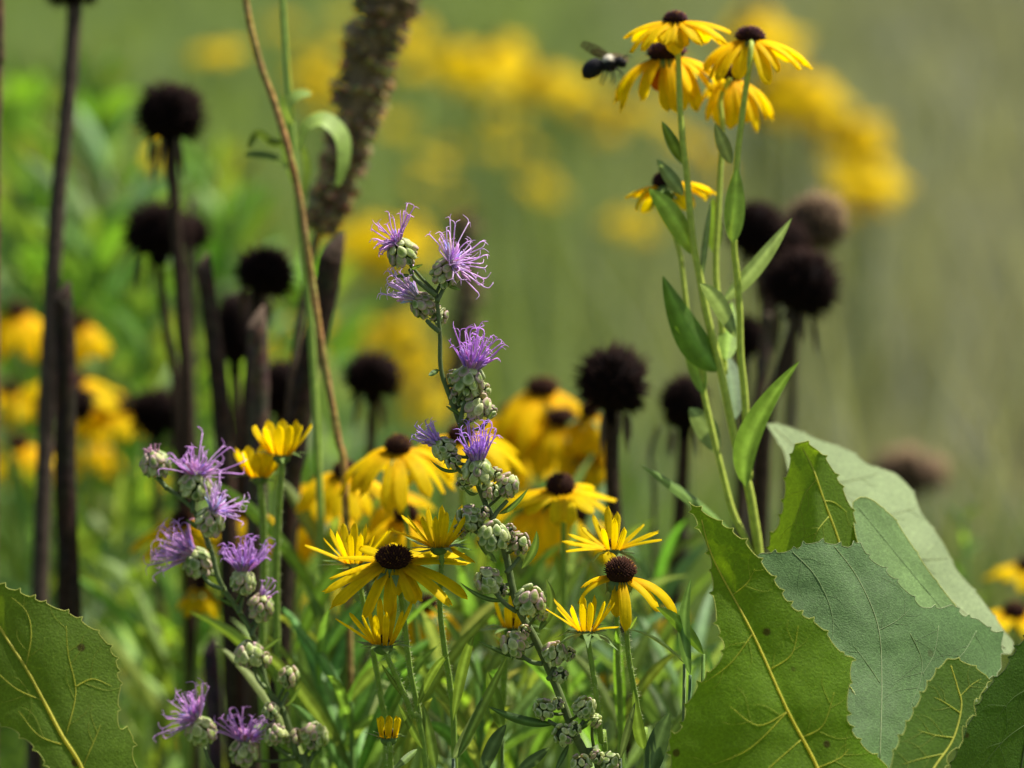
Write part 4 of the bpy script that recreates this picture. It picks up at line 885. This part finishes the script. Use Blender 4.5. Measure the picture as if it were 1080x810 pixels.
def big_leaf(root, pts, depth, midrib, laterals, col, matn='big_leaf', veinc=(.55, .56, .08), mr=(.4, 1.4), teeth=(20, 3.2), wav=.0016, seed=1, edgec=(.46, .50, .12), grid=7.0, label=None, lr=.55):
    random.seed(seed); o2 = leaf_outline(pts, *teeth)
    B = [(p.x, p.y) for p in o2]; n = len(B)
    xs = [b[0] for b in B]; ys = [b[1] for b in B]
    inner = []; y = min(ys)
    bx = np.array(xs); by = np.array(ys)
    def inside(x, y):
        c = False; j = n - 1
        for i in range(n):
            if (by[i] > y) != (by[j] > y) and x < (bx[j] - bx[i]) * (y - by[i]) / (by[j] - by[i]) + bx[i]: c = not c
            j = i
        return c
    row = 0
    while y < max(ys):
        x = min(xs) + (grid / 2 if row % 2 else 0)
        while x < max(xs):
            if np.min((bx - x) ** 2 + (by - y) ** 2) > (grid * .55) ** 2 and inside(x, y): inner.append((x, y))
            x += grid
        y += grid * .87; row += 1
    allp = [Vector(p) for p in B + inner]
    vo, eo, fo, *_ = delaunay_2d_cdt(allp, [(i, (i + 1) % n) for i in range(n)], [], 1, 1e-4)
    mp = [Vector((m[0], m[1])) for m in midrib]
    def surf(x, y, lift=0.0):
        # groove along the midrib and soft waves between the side veins
        q = Vector((x, y)); dm = 1e9
        for a, b in zip(mp, mp[1:]):
            ab = b - a; t = max(0, min(1, (q - a).dot(ab) / max(1e-6, ab.length_squared))); dm = min(dm, (q - a - ab * t).length)
        gr = .0011 * math.exp(-(dm / 9) ** 2)
        wv = .7 * wav * (noise.noise(Vector((x * .012, y * .012, seed))) * 1.3 + .18 * noise.noise(Vector((x * .06, y * .06, seed + 9))))
        return P(x, y, depth(x, y) + gr + wv - lift)
    mb = MB(); r2 = random.Random(seed)
    mb.add([surf(v.x, v.y) for v in vo], [tuple(f) for f in fo], col)
    lf = mb.build('leaf', matn, root)
    if label: lf['label'] = label
    # midrib and side veins, resting on the blade
    d0 = depth(*midrib[0])
    def vein(px, r):
        pp = smooth_path([Vector((a, b, 0)) for a, b in px], 7)
        pp = [q for q in pp if inside(q.x, q.y)]
        return [surf(q.x, q.y, .0002) for q in pp]
    v = vein(midrib, mr)
    m = MB()
    if len(v) > 2: tube(m, v, (px2m(mr[0], d0), px2m(mr[1], d0)), veinc, 6, 1, smoothed=False); m.build('midrib', 'vein', lf)
    m = MB(); any_ = False
    twigs = []
    for lt in laterals:
        for a_, b_ in zip(lt, lt[1:]):
            for sg_ in (-1, 1):
                if random.random() < .25: continue
                t_ = random.uniform(.1, .9); q_ = Vector((a_[0] + (b_[0] - a_[0]) * t_, a_[1] + (b_[1] - a_[1]) * t_))
                an_ = math.atan2(b_[1] - a_[1], b_[0] - a_[0]) + sg_ * R(random.uniform(32, 60)); ln_ = random.uniform(12, 26)
                e_ = q_ + Vector((math.cos(an_), math.sin(an_))) * ln_; e2_ = e_ + Vector((math.cos(an_ - sg_ * .5), math.sin(an_ - sg_ * .5))) * ln_ * .6
                twigs.append([tuple(q_), tuple(e_), tuple(e2_)])
    for lt in twigs:
        v = vein(lt, .4)
        if len(v) > 2: tube(m, v[::-1], (px2m(.08, d0), px2m(lr * .45, d0)), tuple(a * .4 + b * .75 for a, b in zip(veinc, col)), 4, 1, smoothed=False)
    for lt in laterals:
        v = vein(lt, .4)
        if len(v) > 2: tube(m, v[::-1], (px2m(.12, d0), px2m(lr, d0)), tuple(a * .75 + b * .5 for a, b in zip(veinc, col)), 5, 1, smoothed=False); any_ = True
    if any_: m.build('side_veins', 'vein', lf)
    m = MB(); tube(m, [surf(p.x, p.y) for p in o2] + [surf(o2[0].x, o2[0].y)], px2m(.42, d0), edgec, 4, 1, smoothed=False, cap=False); m.build('leaf_margin', 'vein', lf)  # leaf edge tube; its pale colour paints in the rim highlight
    return lf
def petiole(root, a, r=.003, col=(.20, .26, .08)):
    m = MB(); b = root.location; tube(m, [a, a.lerp(b, .5) + Vector((0, -.01, 0)), b], (r * .7, r), col, 9, 6); m.build('leaf_stalk', 'stem', root)
gb = P(925, 700, 1.52)
dock = thing('broad_leaf_plant', Vector((gb.x, gb.y, 0)), 'plant with big toothed leathery leaves filling the bottom right corner', 'plant')
GA = (.125, .215, .014); GC = (.078, .142, .046); GD = (.07, .13, .022); GF = (.20, .26, .115)
# pale far leaf, bent over
big_leaf(dock, [(808, 447), (831, 449), (863, 463), (895, 474), (917, 490), (945, 499), (963, 518), (972, 540), (995, 572), (1009, 600), (1036, 632), (1059, 664), (1069, 677), (1066, 690), (1050, 690), (1005, 700), (960, 680), (915, 640), (890, 590), (850, 520), (832, 500), (826, 475)],
         lambda x, y: 1.60 + (y - 570) * -.00042 + (x - 900) * .00018 + ((x - y * .95 - 440) * .0002) ** 2, [(815, 450), (880, 510), (950, 580), (1010, 640), (1060, 684)], [[(880, 510), (905, 505), (925, 500)], [(920, 550), (950, 540), (968, 535)], [(960, 590), (985, 590), (1000, 588)]], GF, 'grey_leaf', seed=3, wav=.004, teeth=(34, 1.2), veinc=(.32, .34, .18), edgec=(.34, .38, .2), mr=(.3, .6), label='pale grey green bent leaf')
big_leaf(dock, [(899, 530), (912, 524), (922, 528), (931, 536), (942, 545), (956, 566), (981, 604), (1009, 641), (1020, 668), (985, 668), (945, 640), (915, 600), (902, 565)],
         lambda x, y: 1.545 + (x - 900) * .0003 - (y - 530) * .00025, [(905, 535), (950, 590), (1000, 650)], [], (.13, .21, .07), 'grey_leaf', seed=4, teeth=(30, 1.0), wav=.003, mr=(.2, .3), veinc=(.19, .27, .13))  # fold of the pale far leaf, added as a separate blade
big_leaf(dock, [(838, 468), (849, 466), (863, 474), (876, 490), (888, 513), (899, 538), (908, 563), (917, 582), (925, 610), (870, 630), (825, 610), (812, 584), (811, 568), (821, 552), (826, 531), (828, 508), (833, 486)],
         lambda x, y: 1.53 + (y - 540) * -.0001 + abs(x - 862) * .0003, [(846, 472), (858, 495), (870, 530), (884, 568), (895, 610)], [[(862, 505), (850, 520), (842, 540), (838, 560)], [(868, 528), (880, 530), (893, 540)], [(874, 545), (862, 560), (856, 578)]], (.12, .20, .022), seed=5, teeth=(19, 2.6))
big_leaf(dock, [(800, 585), (817, 583), (837, 579), (850, 573), (867, 571), (895, 576), (908, 571), (915, 586), (931, 598), (945, 612), (958, 624), (972, 639), (990, 641), (1004, 637), (1018, 650), (1032, 652), (1045, 664), (1059, 668), (1056, 687), (1057, 705), (1045, 716), (1010, 760), (975, 800), (940, 830), (900, 800), (860, 720), (820, 640)],
         lambda x, y: 1.50 + (x - 900) * .00022 - (y - 640) * .00025 + .000003 * (x - 930) ** 2 * .4, [(880, 576), (905, 610), (926, 660), (930, 720), (928, 800)], [[(836, 582), (862, 610), (878, 650), (876, 690)], [(926, 665), (945, 655), (960, 642)], [(928, 600), (936, 640)], [(960, 668), (972, 695), (970, 720), (960, 745)], [(990, 660), (985, 690), (972, 712)], [(928, 720), (915, 700), (900, 680)], [(1030, 665), (1015, 690), (1000, 700)]],
         GC, 'grey_leaf', veinc=(.36, .44, .24), mr=(.35, .6), seed=6, wav=.005, teeth=(20, 3.0), edgec=(.34, .40, .22), label='blue grey leaf with matt surface', lr=.35)
big_leaf(dock, [(893, 722), (905, 735), (920, 752), (936, 775), (946, 800), (950, 840), (920, 840), (900, 800), (888, 760)],
         lambda x, y: 1.478 - (y - 740) * .0001, [(899, 728), (918, 762), (940, 798), (946, 830)], [], (.24, .30, .16), 'grey_leaf', veinc=(.40, .46, .22), mr=(1.0, 1.6), seed=8, teeth=(60, .5))
big_leaf(dock, [(1090, 664), (1074, 680), (1059, 705), (1041, 725), (1032, 742), (1022, 762), (1012, 785), (1002, 810), (998, 850), (1000, 900), (1170, 900), (1190, 700), (1140, 640)],
         lambda x, y: 1.49 + (x - 1060) * .0002, [(1120, 650), (1100, 720), (1080, 790), (1070, 880)], [[(1100, 720), (1070, 735), (1050, 760)], [(1088, 760), (1060, 780), (1035, 810)]], (.065, .125, .022), 'big_leaf', seed=9, wav=.003, veinc=(.10, .15, .04), edgec=(.09, .13, .04), label='dark green leaf in the corner')
big_leaf(dock, [(1000, 694), (1018, 698), (1041, 712), (1041, 725), (1029, 739), (1028, 753), (1016, 766), (1016, 782), (1000, 798), (996, 819), (985, 850), (940, 850), (936, 825), (938, 808), (945, 787), (958, 760), (972, 732), (986, 709)],
         lambda x, y: 1.455 + (x - 990) * .0002 - (y - 760) * .00015, [(1003, 702), (1010, 725), (1014, 745), (1005, 780), (985, 810), (965, 845)], [[(1012, 735), (1025, 722), (1035, 716)], [(1013, 752), (995, 740), (985, 735)], [(1006, 778), (985, 775), (968, 770)], [(995, 795), (972, 800), (952, 806)]], (.085, .15, .022), seed=10, teeth=(17, 2.8), label='small backlit leaf')
big_leaf(dock, [(726, 529), (740, 538), (755, 547), (769, 557), (785, 570), (800, 588), (817, 611), (831, 634), (844, 646), (863, 658), (876, 673), (888, 689), (899, 693), (897, 719), (894, 746), (895, 760), (904, 778), (917, 792), (936, 807), (950, 850), (940, 900), (700, 900), (690, 850), (705, 815), (707, 797), (704, 780), (719, 766), (723, 744), (739, 719), (758, 697), (763, 685), (755, 655), (751, 618), (748, 586), (735, 554)],
         lambda x, y: 1.47 - (y - 600) * .00012 + .0000011 * (x - 810) ** 2, [(740, 548), (753, 591), (794, 668), (831, 750), (863, 812), (890, 890)], [[(772, 628), (788, 615), (796, 600)], [(794, 668), (770, 700), (740, 722)], [(812, 706), (835, 690), (842, 660)], [(831, 750), (800, 765), (770, 745)], [(845, 778), (868, 765), (880, 730)], [(831, 750), (790, 790), (742, 810)], [(862, 810), (885, 800), (895, 790)], [(845, 780), (800, 820), (770, 850)]],
         GA, seed=12, wav=.004, teeth=(22, 3.4), mr=(.4, 2.0), veinc=(.60, .56, .06), label='yellow green backlit front leaf')
for a in [(820, 890), (955, 845), (925, 835), (1075, 890), (880, 620), (1000, 690)]: petiole(dock, P(a[0], a[1], 1.50 if a[1] > 700 else 1.56))
gl = P(95, 900, 1.45)
ld = thing('broad_leaf_plant', Vector((gl.x + .02, gl.y, 0)), 'single big toothed green leaf with yellow midrib in the bottom left corner', 'plant')
big_leaf(ld, [(-60, 590), (0, 616), (19, 623), (35, 630), (54, 638), (75, 647), (90, 657), (100, 664), (109, 672), (117, 684), (124, 699), (125, 712), (128, 726), (125, 742), (125, 755), (127, 768), (136, 769), (141, 777), (141, 796), (143, 810), (150, 860), (120, 890), (95, 890), (70, 850), (52, 812), (45, 802), (35, 788), (16, 772), (0, 764), (-40, 745), (-90, 700), (-90, 620)],
         lambda x, y: 1.46 + (y - 700) * -.0001 + .000003 * (x - 40) ** 2 * .4, [(-50, 575), (0, 662), (27, 704), (46, 739), (65, 775), (87, 812), (110, 880)], [[(27, 704), (33, 670), (28, 645), (12, 630)], [(46, 739), (20, 728), (0, 712), (-20, 690)], [(70, 774), (80, 730), (72, 690), (70, 660)], [(80, 724), (98, 716), (118, 724)], [(65, 785), (40, 775), (20, 750)], [(87, 810), (100, 780), (106, 765)]],
         (.11, .175, .022), seed=14, teeth=(19, 3.2), mr=(1.3, 2.3), veinc=(.56, .52, .06), wav=.003)
petiole(ld, P(107, 880, 1.45))

# ------------------------------------------------------------------ the flying bee
def bee():
    d = 1.60; c = P(636, 68, d); root = thing('bee', c, 'black bee with pale patch on its back flying left of the tall flowers', 'bee')
    fwd = V(.93, .20, .2); u = px2m(1, d); x, y, a = frame_of(fwd, CU)         # x = up side, y = sideways
    prof = [(-24, 1.5), (-22, 5), (-18, 7.8), (-12, 9), (-6, 8.2), (-2, 5.2), (0, 4.6), (3, 7.2), (7, 8.4), (11, 7.4), (14, 4.2), (15.5, 3.4), (18, 5.0), (21, 4.8), (23.5, 3.0), (25, .6)]
    mb = MB(); vs = []; fs = []; S = 16; cs = []
    for (t, r) in prof:
        r = r * 1.22
        bend = -0.006 * (t - 5) ** 2 if t < 5 else -0.01 * (t - 5) ** 2
        for k in range(S):
            an = 2 * math.pi * k / S
            vs.append(c + a * t * u + x * (math.cos(an) * r * .92 + bend) * u + y * (math.sin(an) * r) * u)
            cs.append((.50, .46, .36) if (2 < t < 14 and math.cos(an) > .35) else (.012, .011, .014))
    for i in range(len(prof) - 1):
        for k in range(S): fs.append((i * S + k, i * S + (k + 1) % S, (i + 1) * S + (k + 1) % S, (i + 1) * S + k))
    fs.append(tuple(range(S))); fs.append(tuple((len(prof) - 1) * S + k for k in range(S - 1, -1, -1)))
    mb.add(vs, fs, cs)
    for sgn in (-1, 1):
        for (t, t2, dn) in ((12, 18, 13), (8, 8, 17), (4, -4, 16)):     # bent legs
            s = c + a * t * u - x * 5 * u + y * sgn * 4 * u
            tube(mb, [s, s + y * sgn * 5 * u - x * 4 * u + a * (t2 - t) * .4 * u, s + y * sgn * 4 * u - x * (dn - 5) * u + a * (t2 - t) * u, s + y * sgn * 4 * u - x * (dn) * u + a * (t2 - t - 3) * u], (.9 * u, .4 * u), (.012, .01, .01), 6, 3)
        s = c + a * 23 * u + x * 2 * u + y * sgn * 1.5 * u
        tube(mb, [s, s + a * 4 * u + x * 2 * u + y * sgn * 2 * u, s + a * 8 * u - x * 1 * u + y * sgn * 4 * u], .35 * u, (.01, .01, .01), 5, 3)
    mb.build('body', 'insect', root)
    f = MB()
    for i in range(1100):
        k = random.randrange(len(prof) - 2); t = prof[k][0] + (prof[k + 1][0] - prof[k][0]) * random.random(); r = 1.22 * (prof[k][1] + prof[k + 1][1]) / 2
        an = random.uniform(0, 6.283); bend = -0.006 * (t - 5) ** 2 if t < 5 else -0.01 * (t - 5) ** 2
        o = x * math.cos(an) + y * math.sin(an); p = c + a * t * u + x * bend * u + o * r * .9 * u
        pale = 2 < t < 14 and math.cos(an) > .3
        spike(f, p, (o - a * .5 + Vector((jit(.3), jit(.3), jit(.3)))), u * random.uniform(1.6, 3.2), u * .14, (.55, .50, .38) if pale else (.012, .01, .012), (.6, .56, .44) if pale else (.022, .018, .018))
    f.build('fur', 'dark_cone', root)
    def wing(tipv, L, W):
        m = MB(); s = c + a * 7 * u + x * 7 * u; dirv = tipv.normalized(); sd = dirv.cross(y if abs(dirv.dot(y)) < .8 else a).normalized(); vs = []; fs = []
        for i in range(9):
            t = i / 8; hw = W * u * (.15 + .85 * math.sin(math.pi * min(.97, t * .8 + .1)) ** .8) * .5
            for q in (-1, 0, 1): vs.append(s + dirv * L * u * t + sd * q * hw + y * (.8 * u * math.sin(3 * t) * (1 - abs(q))))
        for i in range(8):
            for q in (0, 1): fs.append((i * 3 + q, i * 3 + q + 1, i * 3 + q + 4, i * 3 + q + 3))
        m.add(vs, fs, (1, 1, 1)); m.build('wing', 'wing', root)
    wing(V(-.84, .36, .4), 34, 12); wing(V(-.7, .16, .45), 22, 9)
    wing(V(.75, -.02, -.75), 32, 11); wing(V(.5, -.05, -.9), 22, 8)
bee()
